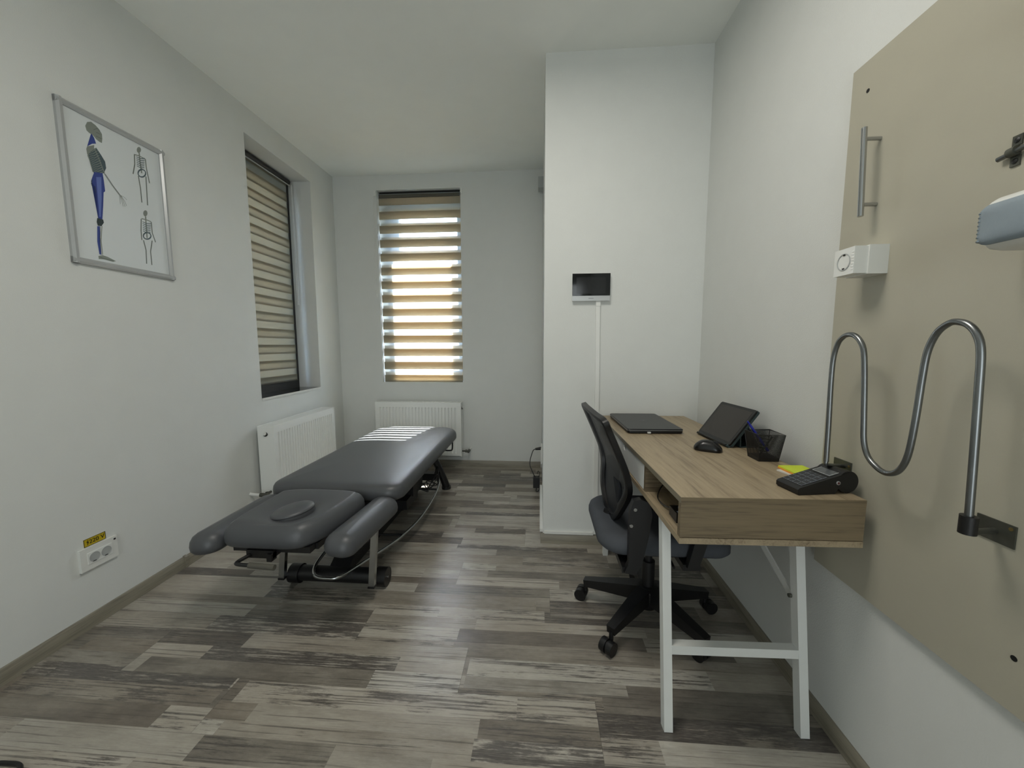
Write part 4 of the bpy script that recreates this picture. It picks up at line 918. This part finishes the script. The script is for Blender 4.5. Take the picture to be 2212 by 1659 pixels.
# under structure
tbuild('head_frame', MB().box(-1.22, -.90, 1.36, 1.40, .356, .380).box(-1.20, -1.165, 1.40, 1.80, .352, .378).box(-.925, -.89, 1.40, 1.80, .352, .378).box(-1.22, -.895, 1.62, 1.66, .352, .376).bevel(.003, 1), M['black_metal'])
tbuild('main_frame', MB().box(-1.32, -1.27, 1.80, 3.15, .345, .393).box(-.82, -.77, 1.80, 3.15, .345, .393).box(-1.32, -.77, 1.80, 1.85, .340, .390).box(-1.32, -.77, 3.08, 3.13, .340, .390).bevel(.003, 1), M['black_metal'])
br_ = tbuild('gas_spring_bracket', MB().box(-1.150, -1.04, 1.340, 1.43, .340, .372).box(-1.060, -1.04, 1.330, 1.36, .332, .362).bevel(.003, 1), M['black_metal'])
hl = tbuild('release_handle', MB().tube([(-1.125, 1.40, .352), (-1.135, 1.34, .352), (-1.148, 1.292, .350), (-1.130, 1.278, .350), (-1.07, 1.276, .349)], .0072, 10, 5), M['black_metal'])
tbuild('handle_grip', MB().tube([(-1.088, 1.2765, .3492), (-.985, 1.273, .3470)], .0105, 16, smooth=False), M['grip'], hl)
for x, xb, y in ((-.745, -.765, 1.60), (-1.215, -1.240, 1.66)):
    tbuild('arm_rest_post', MB().beam((xb, y-.008, .074 if x > -1 else .056), (x, y+.004, .36), .027, .022, up=(0, 1, 0)).bevel(.0015, 1), M['chrome'])
    tbuild('post_end_cap', MB().box(xb-.015, xb+.015, y-.022, y+.006, (.066 if x > -1 else .048), (.074 if x > -1 else .056)), M['black'])
    tbuild('arm_rest_bracket', MB().box(min(x, -1.04)-.01 if x < -1.04 else x-.16, (x+.16) if x < -1.04 else x+.012, y-.015, y+.015, .338, .356), M['black_metal'])
# lift arm, base, wheels, feet
tbuild('lift_arm', MB().beam((-.985, 1.715, .055), (-.985, 2.25, .365), .10, .050, .10, .05).bevel(.004, 1), M['black_metal'])
tbuild('lift_arm', MB().beam((-.985, 2.45, .055), (-.985, 2.90, .365), .10, .045, .10, .045).bevel(.004, 1), M['black_metal'])
tbuild('base_bar', MB().tube([(-1.190, 1.706, .048), (-.775, 1.706, .048)], .037, 20, smooth=False), M['black_metal'])
tbuild('base_rail', MB().box(-1.01, -.955, 1.74, 2.92, .028, .075).bevel(.004, 1), M['black_metal'])
tbuild('base_bar', MB().box(-1.16, -.80, 2.88, 2.94, .10, .155).bevel(.01, 2), M['black_metal'])
for a, b in ((-1.228, -1.176), (-.790, -.738)):
    w = tbuild('wheel', MB().cyl((a, 1.706, .045), (b, 1.706, .045), .045, 32).bevel(.008, 3, 60), M['black'])
    e = b if b > -1 else a; tbuild('wheel_bolt', MB().cyl((e, 1.706, .045), (e+(.003 if b > -1 else -.003), 1.706, .045), .0055, 12), M['chrome'], w)
for sg, xx in ((1, -.765), (-1, -1.195)):
    dx = sg*.16
    tbuild('rear_leg', MB().tube([(xx-dx, 2.90, .36), (xx-dx*.80, 2.92, .335), (xx-dx*.50, 2.945, .24), (xx-dx*.18, 2.965, .11), (xx, 2.98, .018)], .030, 14, 6), M['black_metal'])
    tbuild('foot_pad', MB().cyl((xx, 2.98, 0), (xx, 2.98, .022), .038, 20), M['black'])
rr_ = [(-1.09, 1.95, .16), (-1.105, 1.82, .115), (-1.105, 1.705, .088), (-1.065, 1.635, .082), (-1.00, 1.617, .082), (-.935, 1.640, .082), (-.872, 1.79, .082), (-.820, 1.92, .083), (-.782, 2.04, .084), (-.752, 2.24, .085), (-.752, 2.50, .088), (-.766, 2.72, .095), (-.80, 2.88, .115), (-.86, 2.94, .15)]
tbuild('foot_control_bar', MB().tube(rr_, .0085, 12, 8), M['chrome'])
rl_ = [(-2*1.00-x if i > 6 else None, y, z) for i, (x, y, z) in enumerate(rr_)]
tbuild('foot_control_bar', MB().tube([(-1.10, 1.90, .10), (-1.18, 2.04, .084), (-1.235, 2.24, .085), (-1.24, 2.50, .088), (-1.225, 2.72, .095), (-1.19, 2.88, .115), (-1.12, 2.94, .15)], .0085, 12, 8), M['chrome'])
tbuild('control_rod', MB().tube([(-1.0, 2.035, .086), (-.786, 2.035, .086)], .007, 10, smooth=False).tube([(-1.0, 2.70, .10), (-.770, 2.70, .10)], .007, 10, smooth=False), M['black_metal'])
cbx = tbuild('control_box', MB().box(-.97, -.845, 2.28, 2.50, .125, .185).box(-.93, -.835, 2.38, 2.58, .175, .245).bevel(.006, 2), M['black'])
cb = MB()
random.seed(9)
for i in range(5):
    y0 = 2.50; pts = [(-.87+.02*random.random(), y0, .19)]
    for k in range(4): pts.append((-.83+.05*random.random()+.012*k, y0+.05+.05*k+.03*random.random(), .13+.07*random.random()))
    pts.append((-.795+.01*i*.4, 2.80, .24)); cb.tube(pts, .0035, 6, 5)
cb.tube([(-.80, 2.62, .15), (-.775, 2.66, .20), (-.765, 2.72, .21), (-.780, 2.72, .16), (-.80, 2.66, .12)], .003, 6, 5)
tbuild('cable_bundle', cb, M['black'], cbx)
tbuild('paper_roll_bracket', MB().tube([(-.86, 3.12, .285), (-.765, 3.12, .280), (-.742, 3.12, .300), (-.742, 3.12, .40)], .0065, 10, 4), M['black_metal'])

# ------------------------------------------------------------------ near left corner: loop of cable on the floor
fc = thing('floor_cable', 'black cable loop on the floor at the lower left corner', 'cable', (-1.47, .80, 0))
build('cable', MB().tube([(-.14, -.05, .006), (-.07, .033, .006), (-.01, .047, .006), (.035, .040, .006), (.06, .0, .006), (.06, -.12, .006)], .0055, 8), M['black'], fc)

# ------------------------------------------------------------------ ceiling lamp, just above the frame
cl = thing('ceiling_lamp', 'round flat white ceiling lamp above the camera', 'ceiling lamp', (-.20, .95, ceil_z(.95)))
build('lamp_body', MB().lathe([(0, -.028), (.235, -.028), (.245, -.018), (.245, .004), (0, .004)], 48), M['white_metal'], cl)
